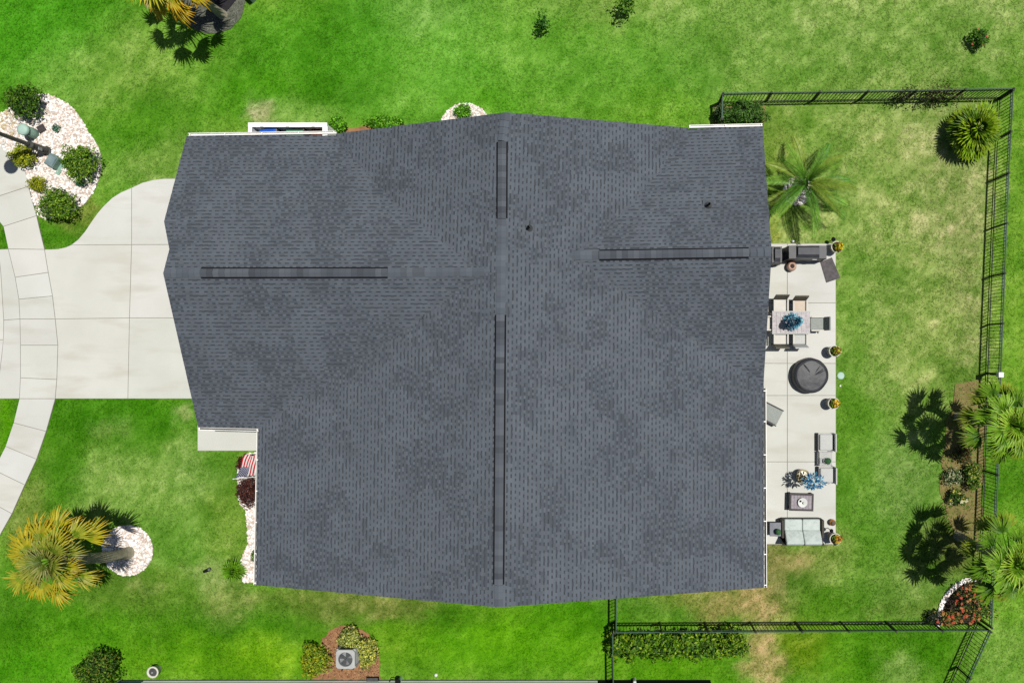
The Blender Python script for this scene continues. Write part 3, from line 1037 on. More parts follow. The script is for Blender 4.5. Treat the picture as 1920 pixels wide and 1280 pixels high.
# windows and glazed doors
for x, y, wd, hh, z0, ax_ in ((5.6, -6.5, 1.6, 1.3, .9, 'x'), (5.6, -3.0, 3.2, 2.05, .08, 'x'), (5.6, 3.2, 3.2, 2.05, .08, 'x'), (-12.5, -6.2, 1.5, 1.4, .8, 'x'), (-6, -8.3, 1.2, 1.3, .9, 'y'), (1, -8.3, 1.2, 1.3, .9, 'y')):
    d = (.05, wd, hh) if ax_ == 'x' else (wd, .05, hh)
    d2 = (.06, wd - .14, hh - .14) if ax_ == 'x' else (wd - .14, .06, hh - .14)
    wn = MB().box((0, 0, 0), d).build('window', M['white_paint'], house, (x, y, z0))
    MB().box((0, 0, .07), d2).build('pane', M['glass'], wn)
# front door under the porch eave
MB().box((-13.2, -2.42, .06), (.95, .05, 2.05)).build('door', M['darkwood'], house)

# ------------------------------------------------------------------ neighbour's wall at the bottom edge
nb = thing('neighbour_house', 'white sided wall of the neighbouring house along the bottom edge', 'house', P(770, 1290))
o_ = P(770, 1290)
yw = P(0, 1273.5).y - o_.y
x0, x1 = P(228, 1276).x - o_.x, P(1332, 1276).x - o_.x
MB().box(((x0 + x1) / 2, yw - .06, 0), (x1 - x0, .12, .10)).build('foundation', M['vent_black'], nb)
wl = MB()
for k in range(14):
    zb = .105 + k * .18
    wl.add([(x0, yw + .004, zb), (x1 - 4.6, yw + .004, zb), (x1 - 4.6, yw - .016, zb + .178), (x0, yw - .016, zb + .178), (x0, yw - .2, zb), (x1 - 4.6, yw - .2, zb), (x1 - 4.6, yw - .2, zb + .178), (x0, yw - .2, zb + .178)],
           [(0, 1, 2, 3), (0, 3, 7, 4), (1, 5, 6, 2), (3, 2, 6, 7)])
wl.build('siding', M['siding'], nb)
MB().box((x1 - 2.3, yw - .08, .165), (4.59, .14, 2.5)).build('wall', M['vent_black'], nb)
MB().box((x0 + .5, yw + .004, .17), (.95, .03, 2.3)).build('shutter', pm('slate_blue_paint', A(62, 92, 130), A(74, 104, 142), 3, .6), nb)
MB().box(((x0 + x1) / 2, yw - .26 - 4.1, 0), (x1 - x0 - .3, 8.2, 2.68)).build('side_wall', M['siding'], nb)
rf = MB().box(((x0 + x1) / 2, yw - 4.6, 2.72), (x1 - x0 + .6, 8.8, .12))
rf.build('roof', M['deck'], nb)
MB().box((x0 - .06, yw - .06, 0), (.12, .14, 2.7)).build('corner_board', M['white_paint'], nb)

# ------------------------------------------------------------------ trash enclosure by the garage
enc = thing('bin_enclosure', 'white vinyl bin enclosure against the garage north wall', 'enclosure', P(540, 255, 0))
eo = P(540, 255, 0)


def L_(px, py, h):
    return P(px, py, h) - eo


EH = 1.25
a, b = L_(467, 232.5, EH), L_(613, 231, EH)
c_ = L_(467, 290, EH)
yb = a.y
wln = b.x - a.x
xm_ = (a.x + b.x) / 2
MB().box((xm_, yb - .05, .05), (wln, .10, EH - .05)).build('front_panel', M['white_paint'], enc)
MB().box((xm_, yb - .05, EH), (wln + .04, .17, .05)).build('top_rail', M['white_paint'], enc)
for k, x in enumerate((a.x + .06, b.x - .06)):
    sp = MB().box((x, yb - .85, .05), (.12, 1.48, EH - .05)).build('side_panel', M['white_paint'], enc)
    MB().box((x, yb - .93, EH + .002), (.20 if k else .15, 1.64, .05)).build('cap', M['white_paint'], sp)
for f in (.33, .68):
    MB().box((a.x + wln * f, yb - .83, .05), (.04, 1.44, EH - .2)).build('divider', M['potbrown'] if f > .5 else M['tablegrey'], enc)
for k in range(3):
    MB().box((a.x + wln * (.17 + .33 * k), yb - .06, EH + .052), (.12, .14, .03)).build('post_cap', M['white_paint'], enc)


def bin_(x, y, rz, m_, label, h=1.0, w_=.58):
    t = thing('wheelie_bin', label, 'bin', (eo.x + x, eo.y + y, .02), rz, 'bins in the white enclosure')
    MB().box((0, 0, .08), (w_, w_ + .08, h - .08), 0, ONE, 0, 1.12).build('body', m_, t)
    MB().rbox((0, 0, h), (w_ + .12, w_ + .2, .07), .03, 0, ONE, 0, .03).build('lid', m_, t)
    MB().tube([(-w_ / 2, w_ / 2 + .12, h - .04), (w_ / 2, w_ / 2 + .12, h - .04)], .018, 8).build('handle', m_, t)
    for s_ in (-1, 1):
        MB().tube([(s_ * .26, .3, .1), (s_ * .31, .3, .1)], .1, 12).build('wheel', M['vent_black'], t)
    return t


bin_(a.x + .74, yb - .50, .25, M['bluebin'], 'blue wheelie bin in the left bay of the white enclosure')
bin_(a.x + 1.72, yb - .58, 0, M['greenbin'], 'pale green wheelie bin in the middle bay of the white enclosure')
bin_(a.x + 2.62, yb - .46, -.1, M['redbin'], 'brownish red bin in the right bay of the white enclosure', .8)


# ------------------------------------------------------------------ fences
PICK = MB().box((0, 0, .06), (.018, .018, 1.10)).data('picket', M['fence'])
POST = None


def fence(pts, label, h=1.19, skip=()):
    """pts: base line through photograph pixels"""
    W_ = [P(a, b) for a, b in pts]
    o = thing('fence', label, 'fence', W_[0], 0, 'black metal picket fence runs')
    o0 = W_[0]
    for i in range(len(W_) - 1):
        a, b = W_[i] - o0, W_[i + 1] - o0
        d = b - a
        L = d.length
        ang = math.atan2(d.y, d.x)
        n = max(1, round(L / 1.83))
        for k in range(n + (1 if i == len(W_) - 2 else 0)):
            p = a + d * (k / n)
            MB().box((0, 0, 0), (.06, .06, h + .02), ang).box((0, 0, h + .02), (.075, .075, .025), ang).build('post', M['fence'], o, p)
        for z, t in ((h - .035, .038), (h - .19, .03), (.10, .034)):
            for k in range(n):
                p = a + d * ((k + .5) / n)
                MB().box((0, 0, z), (L / n - .062, t, .035), ang).build('rail', M['rail'] if z > .5 else M['fence'], o, p)
        np_ = int(L / .135)
        for k in range(np_):
            p = a + d * ((k + .5) / np_)
            link('picket', PICK, o, p, (0, 0, ang))
    return o


fence([(1347.5, 193), (1872.5, 184.5)], 'black picket fence run along the north edge of the back yard')
fence([(1346, 240), (1347, 195.5)], 'short black picket fence run from the north house corner')
fence([(1872, 187), (1864, 337), (1849.5, 699), (1844.5, 882), (1833, 1158)], 'long black picket fence run along the east edge of the yard')
fence([(1829, 1163), (1152, 1166.5)], 'black picket fence run along the south edge beside the hedge')
fence([(1831.5, 1165), (1793.6, 1249.5), (1772, 1298)], 'slanting black picket fence run leaving the south east corner')
fence([(1155, 1080), (1154.5, 1163)], 'short black picket fence run between house gable and south corner')
fence([(1148, 1169), (1149.5, 1272)], 'black picket fence run from south corner to the neighbouring wall')


# ------------------------------------------------------------------ palms
def fan_frond(rl, petiole, span, nleaf, cb, ct, droop, wdt=.036, ragged=.25, bend=0.0):
    """fan leaf: petiole along +x, then leaflets; cb colour at the base, ct at the tips"""
    mb = MB()
    mb.tube([(0, 0, 0), (petiole * .5, 0, petiole * .05), (petiole, 0, 0)], [.022, .016, .012], 5, tuple((x * .9 for x in cb)))
    for i in range(nleaf):
        f = (i + .5) / nleaf * 2 - 1
        an = f * span + random.uniform(-.05, .05)
        L = rl * (1 - .30 * abs(f) ** 2) * random.uniform(1 - ragged, 1)
        d = Vector((math.cos(an), math.sin(an), 0))
        s_ = Vector((-math.sin(an), math.cos(an), 0))
        base = Vector((petiole, 0, 0))
        w_ = wdt * random.uniform(.8, 1.2)
        fold = .5
        k = random.uniform(.8, 1.15)
        dr = droop * random.uniform(.6, 1.5)
        st = [(0.0, .2), (.33, 1.0), (.66, .62), (1.0, .04)]
        rows = []
        for t, ww in st:
            q0 = d * (L * t) + Vector((0, 0, .06 * L * math.sin(t * 2.2) - dr * L * t * t))
            c = base + Vector((q0.x * math.cos(bend) + q0.z * math.sin(bend), q0.y, q0.z * math.cos(bend) - q0.x * math.sin(bend)))
            if t == 1.0:
                c = c - d * (dr * L * .2)
            hw = w_ * ww
            rows.append((c - s_ * hw + Vector((0, 0, hw * fold)), c, c + s_ * hw + Vector((0, 0, hw * fold))))
        for j in range(3):
            t = (j + .5) / 3
            q_ = min(1, max(0, (t - .15) * 1.5))
            col = tuple((cb[n_] * (1 - q_) + ct[n_] * q_) * k for n_ in range(3))
            a, b = rows[j], rows[j + 1]
            mb.add([a[0], a[1], a[2], b[0], b[1], b[2]], [(0, 1, 4, 3), (1, 2, 5, 4)], col)
    return mb.data('frond', M['frond'])


def feather_frond(L, cb, ct, arch, npin=26, pl=.42, wd=.016):
    mb = MB()
    pts = []
    for i in range(9):
        t = i / 8
        pts.append(Vector((L * t * (1 - .12 * arch * t), 0, L * (.30 * math.sin(t * 1.6) - arch * .55 * t * t))))
    mb.tube(pts, [.02 * (1 - .8 * i / 8) + .004 for i in range(9)], 5, tuple(x * 1.1 for x in cb))
    for i in range(npin):
        t = .12 + .86 * i / (npin - 1)
        k = t * 8
        j = min(int(k), 7)
        p = pts[j].lerp(pts[j + 1], k - j)
        tan = (pts[j + 1] - pts[j]).normalized()
        ll = pl * math.sin(.35 + t * 2.5) * random.uniform(.85, 1.1)
        for s_ in (-1, 1):
            d = (tan * .75 + Vector((0, s_ * .75, .22))).normalized()
            side = d.cross(Vector((0, 0, 1))).normalized()
            q_ = [p, p + d * ll * .5 + Vector((0, 0, .01)), p + d * ll + Vector((0, 0, -.12 * ll - .05))]
            kk = random.uniform(.8, 1.2)
            c = tuple((cb[n_] * (1 - t) + ct[n_] * t) * kk for n_ in range(3))
            mb.add([q_[0] - side * wd * .5, q_[0] + side * wd * .5, q_[1] + side * wd, q_[1] - side * wd, q_[2]], [(0, 1, 2, 3), (3, 2, 4)], c)
    return mb.data('frond', M['frond'])


def palm(name, label, base_px, h, lean, meshes, n, scale=1.0, tr=(.2, .15), elev=(1.25, -.75), trunkmat='palm_trunk', group=None, az0=0.0, skip=None, trunk_base=1.25):
    b = P(*base_px)
    o = thing(name, label, 'palm tree', b, 0, group)
    pts, rad = [], []
    for i in range(9):
        t = i / 8
        pts.append((lean[0] * t ** 1.4, lean[1] * t ** 1.4, h * t))
        rad.append((tr[0] * (1 - t) + tr[1] * t) * (trunk_base if i == 0 else 1) * (1.04 if i % 2 else .97))
    MB().tube(pts, rad, 14).build('trunk', M[trunkmat], o, None, True)
    # leaf-base boot
    top = Vector(pts[-1])
    MB().ball((top.x, top.y, top.z - .12), tr[1] * 1.0, 10, 7, ONE, 0, (1, 1, 1.3)).build('crown_base', M['bark'], o)
    if isinstance(n, list):                      # tiers of leaves: count, elevation, leaf meshes, gap (start, end) without leaves
        for ti, (cnt, el0, ms, gap) in enumerate(n):
            for i in range(cnt):
                az = az0 + ti * .37 + 2 * PI * (i + random.uniform(-.30, .30)) / cnt
                if gap and abs((az - gap[0] + PI) % (2 * PI) - PI) < gap[1]:
                    continue
                f = link('frond', random.choice(ms), o, top + Vector((0, 0, -.12 + .05 * ti)))
                f.rotation_euler = (random.uniform(-.22, .22), -el0 - random.uniform(-.16, .16), az)
                k = scale * random.uniform(.82, 1.1)
                f.scale = (k, k, k)
        return o
    for i in range(n):
        t = (i + .5) / n
        az = az0 + i * 2.39996 + random.uniform(-.2, .2)
        el = elev[0] + (elev[1] - elev[0]) * t ** .85 + random.uniform(-.12, .12)
        f = link('frond', meshes[i % len(meshes)] if not callable(meshes) else meshes(t), o,
                 top + Vector((0, 0, .06 - .22 * t)))
        f.rotation_euler = (random.uniform(-.25, .25), -el, az)
        k = scale * random.uniform(.88, 1.08)
        f.scale = (k, k, k)
    return o


GRN_D, GRN, GRN_L = A(58, 96, 20), A(96, 138, 30), A(150, 186, 52)
YEL, ORG, TAN_ = A(206, 188, 40), A(214, 150, 28), A(196, 166, 112)
# leaning yellowing palm, front lawn
yo = [fan_frond(.92, 1.0, 1.05, 15, A(160, 182, 30), A(224, 194, 44), .2, .036, .3, .05), fan_frond(.88, .95, 1.1, 15, A(192, 190, 26), A(236, 176, 26), .34, .036, .3, .12),
      fan_frond(.82, .95, 1.2, 15, A(200, 180, 26), A(234, 150, 18), .42, .036, .3, .1)]
yg = [fan_frond(.95, 1.05, .95, 15, A(128, 160, 34), A(206, 196, 64), .16, .034, .3, .05), fan_frond(.9, .95, 1.1, 15, A(146, 170, 34), A(216, 196, 54), .22, .034, .3, .1)]
ymid = [fan_frond(.82, .68, 1.35, 15, A(146, 168, 32), A(214, 184, 40), .25, .034, .3, .3), fan_frond(.80, .6, 1.5, 16, A(120, 146, 36), A(178, 172, 64), .2, .034, .3, .4)]
yin = [fan_frond(.72, .34, 1.7, 16, A(104, 128, 38), A(146, 152, 70), .16, .030, .3, .7), fan_frond(.66, .3, 1.6, 15, A(120, 140, 44), A(170, 164, 84), .2, .030, .3, .6)]
palm('palm_tree', 'leaning fan palm with yellow orange fronds on the front lawn', (243, 1035), 4.2, (-.22, .80), None,
     [(9, -.25, yo, (0.0, .5)), (9, .05, yg + yo[:1], (0.05, .42)), (9, .42, ymid, (0.0, .25)), (8, .85, yin + ymid[1:], None), (5, 1.25, yin, None)], 1.14, (.21, .19), az0=.4)
# palm at the top edge
tg = [fan_frond(.72, .85, 1.15, 14, A(130, 166, 30), A(214, 206, 44), .3, .036, .3, .15), fan_frond(.70, .95, 1.1, 14, A(176, 186, 30), A(236, 186, 28), .4, .036, .3, .1)]
tt = [fan_frond(.9, .8, .7, 16, A(212, 172, 110), A(238, 216, 168), .55, .03, .3, .2)]
ti_ = [fan_frond(.66, .45, 1.6, 15, A(98, 138, 32), A(164, 192, 48), .2, .034, .3, .6)]
palm('palm_tree', 'fan palm at the top edge with hanging dead tan fronds', (418, 29), 3.7, (-.62, .02), None,
     [(9, -.3, tg + tt, None), (8, .1, tg, None), (8, .5, ti_ + tg[:1], None), (7, 1.0, ti_, None)], 1.22, (.17, .14), az0=1.0)
# two green palms by the east fence
go_ = [fan_frond(.70, .86, 1.1, 14, A(78, 128, 18), A(140, 182, 42), .3, .034, .3, .12), fan_frond(.66, .9, 1.15, 14, A(118, 150, 30), A(180, 192, 66), .36, .034, .3, .1)]
gmi = [fan_frond(.66, .6, 1.4, 15, A(96, 150, 20), A(156, 200, 48), .26, .031, .3, .35), fan_frond(.64, .66, 1.35, 15, A(72, 122, 18), A(128, 174, 40), .26, .031, .3, .3)]
gi = [fan_frond(.62, .34, 1.8, 16, A(114, 166, 26), A(184, 216, 70), .2, .027, .3, .7)]
palm('palm_tree', 'green fan palm leaning over the east fence above the bare bed', (1796, 781), 4.1, (.1, -.02), None,
     [(9, -.2, go_, None), (9, .18, go_[:1] + gmi, None), (8, .6, gmi, None), (6, 1.0, gi, None), (3, 1.35, gi, None)], 1.30, (.16, .14), az0=.2)
palm('palm_tree', 'green fan palm by the east fence nearest the flower corner', (1796, 1004), 4.1, (.08, -.05), None,
     [(9, -.25, go_, None), (9, .15, go_[:1] + gmi, None), (8, .6, gmi, None), (6, 1.0, gi, None), (3, 1.35, gi, None)], 1.28, (.16, .14), az0=.75)
# feathery palm by the house
fm = [feather_frond(2.0, A(92, 146, 34), A(146, 196, 72), .75, 36, .30, .015), feather_frond(2.1, A(66, 116, 26), A(104, 164, 50), .95, 36, .30, .015), feather_frond(1.9, A(120, 148, 36), A(160, 184, 72), 1.15, 36, .30, .015)]
palm('feather_palm', 'feathery palm with long arching fronds beside the east gable', (1494, 358), 1.25, (.02, .03), fm, 19, 1.1, (.17, .15), (1.15, -.15), az0=.5)
# broad clumping palm in the fence corner
cm = [fan_frond(.72, .55, 1.2, 12, A(70, 118, 16), A(150, 190, 24), .28, .05), fan_frond(.7, .5, 1.2, 12, A(92, 140, 14), A(172, 204, 30), .2, .05),
      fan_frond(.68, .5, 1.1, 11, A(52, 92, 18), A(110, 150, 26), .35, .05), fan_frond(.68, .5, 1.1, 11, A(84, 128, 20), A(160, 190, 34), .35, .05)]
palm('clumping_palm', 'broad leaved clumping palm in the north east fence corner', (1808, 257), .75, (.0, 0), cm, 46, 1.06, (.12, .1), (1.4, -.05), az0=.1)
# spiky grass palm by the west wall
sm = [fan_frond(.5, .12, .9, 11, A(60, 120, 14), A(128, 184, 40), .30, .026), fan_frond(.48, .1, .9, 11, A(92, 156, 16), A(124, 180, 34), .22, .026)]
palm('sago_palm', 'round green sago palm beside the west gutter', (442, 1066), .22, (0, 0), sm, 34, 1.0, (.08, .07), (1.35, .0), az0=.1)


# ------------------------------------------------------------------ shrubs
def leaves(mb, c, rad, n, size, pal, flat=.5, zmin=0.03, lump=.22, tips=None, inner=.35):
    ph = [random.uniform(0, 6.28) for _ in range(6)]
    for _ in range(n):
        while True:
            d = Vector((random.gauss(0, 1), random.gauss(0, 1), random.gauss(0, 1)))
            if d.length > .1:
                break
        d.normalize()
        if d.z < -.35:
            d.z = -d.z
        an = math.atan2(d.y, d.x)
        lum = 1 + lump * (math.sin(3 * an + ph[0]) * .5 + math.sin(5 * an + ph[1] + 3 * d.z) * .4 + math.sin(9 * an + ph[2] + 6 * d.z) * .35 + .5 * math.sin(7 * d.z + ph[3] + 2 * an))
        r = (inner + (1 - inner) * random.random() ** .55) * lum
        p = Vector((c[0] + d.x * rad[0] * r, c[1] + d.y * rad[1] * r, c[2] + d.z * rad[2] * r))
        if p.z < zmin:
            p.z = zmin + random.uniform(0, .08)
        nn = (d * .7 + Vector((random.gauss(0, .6), random.gauss(0, .6), random.gauss(.75, .5)))).normalized()
        u = nn.cross(Vector((random.random() - .5, random.random() - .5, random.random() - .5))).normalized()
        v = nn.cross(u)
        l = size * random.uniform(.8, 1.6)
        w_ = l * flat
        k = random.uniform(1.0, 1.85)
        cc = random.choice(pal)
        mb.add([p - u * l * .5, p + v * w_ * .5 + nn * l * .06, p + u * l * .5, p - v * w_ * .5 + nn * l * .06], [(0, 1, 2, 3)], tuple(x * k for x in cc))


SH_DK = [A(54, 92, 18), A(82, 120, 24), A(36, 66, 14), A(104, 140, 34), A(44, 80, 16)]
SH_MID = [A(86, 126, 24), A(116, 152, 34), A(58, 96, 18), A(136, 166, 48), A(70, 110, 22)]
SH_YEL = [A(140, 152, 22), A(168, 176, 36), A(108, 128, 20), A(184, 184, 50), A(90, 112, 22)]
SH_RED = [A(84, 44, 36), A(62, 30, 28), A(104, 58, 44), A(48, 26, 24)]
SH_VIV = [A(84, 150, 20), A(110, 176, 34), A(60, 118, 14), A(130, 190, 50), A(46, 90, 12)]


def shrub(name, label, pos, r, h, pal, n, size=.085, cat='shrub', group=None, flat=.5, lump=.22, extra=None):
    """pos: crown centre in the photograph; r: (rx, ry) metres; h: height"""
    b = P(pos[0], pos[1], h * .6)
    o = thing(name, label, cat, (b.x, b.y, .02), 0, group)
    mb = MB()
    leaves(mb, (0, 0, h * .5), (r[0], r[1], h * .55), n, size, pal, flat, .03, lump)
    mb.build('foliage', M['leaf'], o)
    st = MB()
    for k in range(5):
        a = k * 1.256 + .3
        st.tube([(.03 * math.cos(a), .03 * math.sin(a), 0), (r[0] * .4 * math.cos(a), r[1] * .4 * math.sin(a), h * .6)], [.022, .010], 5)
    st.build('stem', M['bark'], o)
    if extra:
        extra(o, h, r)
    return o


def flowers(pal, n, size, nm='flower', zr=(.7, 1.1), spread=.95):
    def f(o, h, r):
        for c in pal:
            mb = MB()
            for _ in range(n):
                a, q_ = random.uniform(0, 6.28), math.sqrt(random.random()) * spread
                p = Vector((r[0] * q_ * math.cos(a), r[1] * q_ * math.sin(a), h * random.uniform(*zr) * (1 - .35 * q_ ** 2)))
                for k in range(5):
                    an = k * 1.2566 + a
                    u = Vector((math.cos(an), math.sin(an), .25))
                    v = Vector((-math.sin(an), math.cos(an), 0))
                    s_ = size * random.uniform(.7, 1.2)
                    mb.add([p, p + u * s_ * .6 + v * s_ * .35, p + u * s_, p + u * s_ * .6 - v * s_ * .35], [(0, 1, 2, 3)], c)
            tag(mb.build(nm, M['leaf'], o), kind='stuff')
    return f


shrub('shrub', 'dark round shrub at the north tip of the lamp post bed', (44, 190), (.72, .70), 1.05, SH_DK, 2300)
shrub('shrub', 'yellow green shrub split by the lamp post', (42, 292), (.52, .46), .7, SH_YEL, 1500, .075)
shrub('shrub', 'round green shrub beside the small transformer box', (149, 305), (.74, .74), 1.05, SH_MID, 2400)
shrub('shrub', 'smallest bright yellow green shrub next to the sidewalk', (69, 345), (.36, .33), .5, [A(150, 158, 20), A(176, 180, 34), A(120, 136, 20)], 900, .06)
shrub('shrub', 'green shrub at the south tip of the lamp post bed', (106, 384), (.78, .66), 1.0, SH_MID, 2300)
shrub('stone_plant', 'tiny bluish plant among white stones east of the utility pedestal', (105, 240), (.18, .18), .2, [A(60, 110, 84), A(120, 160, 130), A(40, 84, 64)], 130, .06, 'plant')
shrub('small_plant', 'small dark green plant tucked under the shrub beside the transformer', (150, 344), (.17, .14), .2, [A(40, 96, 70), A(70, 120, 80), A(30, 70, 50)], 150, .06, 'plant')
shrub('shrub', 'dark shrub at the corner of the neighbouring wall', (182, 1258), (.82, .85), 1.3, SH_DK + [A(110, 116, 40)], 2800)
shrub('shrub', 'yellow green shrub left of the air conditioner', (590, 1238), (.60, .66), .9, SH_YEL + SH_MID[:2], 1900)
shrub('shrub', 'pale variegated shrub above the air conditioner', (656, 1198), (.46, .50), .75, [A(176, 184, 90), A(128, 144, 62), A(206, 204, 120), A(80, 100, 50), A(150, 160, 60)], 1100)
shrub('shrub', 'pale variegated shrub right of the air conditioner', (689, 1224), (.42, .62), .75, [A(196, 200, 96), A(136, 150, 60), A(212, 206, 100), A(84, 100, 50), A(166, 172, 60)], 1200)
shrub('maroon_shrub', 'dark maroon shrub under the flagpole along the west gutter', (464, 920), (.46, .62), .8, SH_RED, 2000, .06)
shrub('maroon_shrub', 'dark maroon shrub above the flag by the porch', (462, 868), (.42, .34), .7, SH_RED, 1300, .06)
shrub('shrub', 'small green plant in white stones next to the sago palm', (480, 1042), (.22, .26), .4, SH_DK, 420, .06, 'plant')
shrub('sapling', 'lone dark sapling on the north lawn above the ridge', (1016, 44), (.30, .36), .95, [A(50, 104, 24), A(70, 126, 34), A(36, 80, 18)], 260, .09, 'sapling', None, .5, .5)
shrub('sapling', 'lone sapling at the top edge of the north lawn', (1172, 12), (.40, .36), 1.2, [A(66, 110, 24), A(120, 160, 40), A(40, 84, 18)], 300, .10, 'sapling', None, .5, .5)
shrub('shrub', 'small solitary shrub near the top right corner', (1836, 72), (.40, .40), .7, [A(66, 110, 24), A(92, 140, 36), A(40, 78, 18)], 700, .08, extra=flowers([A(220, 110, 90)], 8, .05))
shrub('shrub', 'tall leafy bush in the fenced corner by the north house wall', (1398, 214), (.92, .52), 1.0, [A(50, 90, 24), A(76, 118, 34), A(34, 66, 18), A(96, 130, 60)], 2200, .11, 'shrub', None, .35)
shrub('shrub', 'narrow leafy bush behind the short north fence run', (1352, 215), (.28, .42), .8, [A(50, 90, 30), A(110, 130, 90), A(34, 66, 18)], 600, .08)
shrub('fence_vine', 'dry dark vine climbing the north fence', (1762, 178), (1.0, .36), 1.15, [A(50, 46, 28), A(78, 72, 40), A(36, 34, 22), A(64, 84, 36)], 620, .09, 'vine', None, .4, .5)
shrub('fence_vine', 'small dark vine patch on the north fence nearer the middle', (1697, 178), (.42, .3), 1.1, [A(50, 52, 28), A(70, 84, 40), A(36, 34, 22)], 240, .08, 'vine', None, .4, .5)
shrub('green_plant', 'leafy plant with a white stake beside the bin enclosure', (632, 234), (.36, .34), .6, SH_VIV, 800, .09, 'plant')
shrub('low_shrub', 'bright low shrub along the north eave', (722, 231), (.78, .32), .5, SH_VIV, 1500, .08, 'shrub')
shrub('low_shrub', 'low green plant in the half round white stone bed', (868, 209), (.36, .30), .45, SH_VIV, 650, .08, 'plant')
hed = [A(68, 110, 16), A(94, 138, 22), A(44, 80, 12), A(112, 152, 34), A(56, 96, 18), A(136, 164, 36)]
hg = thing('hedge', 'long leafy green hedge outside the south fence', 'hedge', P(1255, 1200))
mb = MB()
for k in range(9):
    leaves(mb, (-2.15 + k * .52, random.uniform(-.06, .06), .45), (.46, .56 + random.uniform(-.08, .08), .5), 560, .13, hed, .5, .03, .3)
mb.build('foliage', M['leaf'], hg)
st = MB()
for k in range(12):
    st.tube([(-2.2 + k * .38, 0, 0), (-2.2 + k * .38 + random.uniform(-.1, .1), random.uniform(-.2, .2), .6)], [.02, .01], 5)
st.build('stem', M['bark'], hg)
shrub('shrub', 'dark rounded shrub at the right end of the hedge', (1374, 1206), (.62, .58), 1.15, [A(70, 112, 20), A(110, 148, 28), A(40, 74, 14), A(140, 164, 36)], 1700, .09)
# bed by the east fence
shrub('bed_plant', 'low green bed plant with white and yellow blooms lowest in the bare bed', (1795, 933), (.42, .34), .5, [A(52, 84, 24), A(84, 120, 40), A(30, 56, 16)], 420, .08, 'plant', extra=flowers([A(236, 226, 96), A(240, 236, 190)], 5, .09))
shrub('bed_plant', 'dark leafy bed plant with cream flecks in the middle of the bare bed', (1788, 894), (.42, .40), .5, [A(52, 84, 30), A(120, 140, 90), A(30, 56, 16), A(200, 200, 160)], 420, .08, 'plant')
shrub('bed_plant', 'taller green bed plant against the east fence', (1824, 893), (.34, .62), .7, [A(60, 100, 24), A(96, 136, 30), A(36, 66, 18), A(150, 160, 60)], 700, .09, 'plant')
shrub('bed_plant', 'reddish bed plant in the shade of the upper east palm', (1806, 852), (.4, .4), .5, [A(96, 60, 40), A(60, 84, 30), A(40, 60, 20)], 420, .08, 'plant')
# corner of orange flowers
shrub('flowering_shrub', 'shrub covered in orange red flowers in the south east fence corner', (1826, 1132), (.84, .86), 1.1, [A(50, 78, 28), A(84, 104, 40), A(34, 52, 20), A(150, 130, 60)], 1100, .08, 'shrub', extra=flowers([A(230, 108, 70), A(222, 146, 96), A(216, 84, 56)], 17, .07))
shrub('flowering_shrub', 'loose orange flowering shrub spilling over the south fence', (1778, 1158), (.52, .34), .8, [A(90, 104, 44), A(150, 130, 60), A(50, 70, 28)], 340, .08, 'shrub', extra=flowers([A(226, 96, 62), A(214, 150, 84)], 13, .075))
shrub('dark_plant', 'small dark plant against the white edging of the flower corner', (1748, 1158), (.26, .28), .5, [A(34, 50, 30), A(60, 74, 52), A(24, 34, 20)], 260, .07, 'plant')
# white edging stones of that bed
ed = se[:7]
for i in range(len(ed) - 1):
    for k in range(3):
        p = P(*ed[i]).lerp(P(*ed[i + 1]), (k + .5) / 3)
        mb = MB()
        vs = [v * random.uniform(.85, 1.1) for v in ICO_V]
        mb.add([(v.x * .13, v.y * .12, v.z * .08) for v in vs], ICO_F, random.choice(WHITE[:4]))
        tag(mb.build('edging_stone', M['stone'], None, (p.x + .06, p.y - .03, .05)), 'pale edging stone in the curved rim of the south east flower bed', 'stone', 'edging stones of the flower bed')

# ------------------------------------------------------------------ street furniture by the sidewalk
b = P(90, 284)
lp = thing('lamp_post', 'dark street lamp post rising from the white stone bed', 'lamp post', b)
MB().lathe((0, 0, 0), [(.19, 0), (.19, .12), (.15, .16), (.135, .9), (.12, .95), (.15, 1.0), (.15, 1.06), (.085, 1.12)], 16).build('base', M['pole'], lp)
MB().tube([(0, 0, 1.1), (0, 0, 3), (0, 0, 5.2)], [.085, .075, .06], 12).build('pole', M['pole'], lp)
MB().lathe((0, 0, 5.2), [(.07, 0), (.12, .05), (.24, .35), (.30, .42), (.12, .58), (.03, .66)], 16).build('lamp_head', M['pole'], lp)
MB().box((.14, -.06, .55), (.03, .12, .2)).build('access_cover', M['steel'], lp)
b = P(66, 252)
up = thing('utility_pedestal', 'tall teal utility pedestal with a pale rounded lid', 'utility box', (b.x, b.y, .02))
MB().lathe((0, 0, 0), [(.21, 0), (.21, .62), (.2, .63)], 18).build('body', M['teal'], up, None, True)
MB().lathe((0, 0, .63), [(.235, 0), (.235, .06), (.2, .11), (.08, .13)], 18).build('lid', M['teal_light'], up, None, True)
MB().box((.32, .2, 0), (.28, .28, .12), .5).build('footing', M['darkwood'], up)
b = P(107, 305)
tb = thing('transformer_box', 'low grey green transformer box with sloping lid in white stones', 'utility box', (b.x, b.y, .02), -.55)
MB().box((0, 0, 0), (.42, .5, .34), 0, ONE, 0, .95).build('body', M['teal'], tb)
MB().box((0, 0, .342), (.38, .46, .05), 0, ONE, 0, .85).build('lid', pm('aged_lid', A(118, 142, 146), A(146, 168, 170), 4, .5), tb)
MB().box((.3, -.1, 0), (.18, .6, .06)).build('pad', M['teal'], tb)
b = P(475, 0)
cb = thing('utility_cabinet', 'pale aqua utility cabinet cut off by the top edge', 'utility box', (b.x, b.y + .15, .0), PI / 4)
MB().box((0, 0, 0), (.42, .42, .5), 0, ONE, 0, .97).build('body', M['teal'], cb)
MB().rbox((0, 0, .5), (.46, .46, .08), .04).build('lid', M['teal_light'], cb)

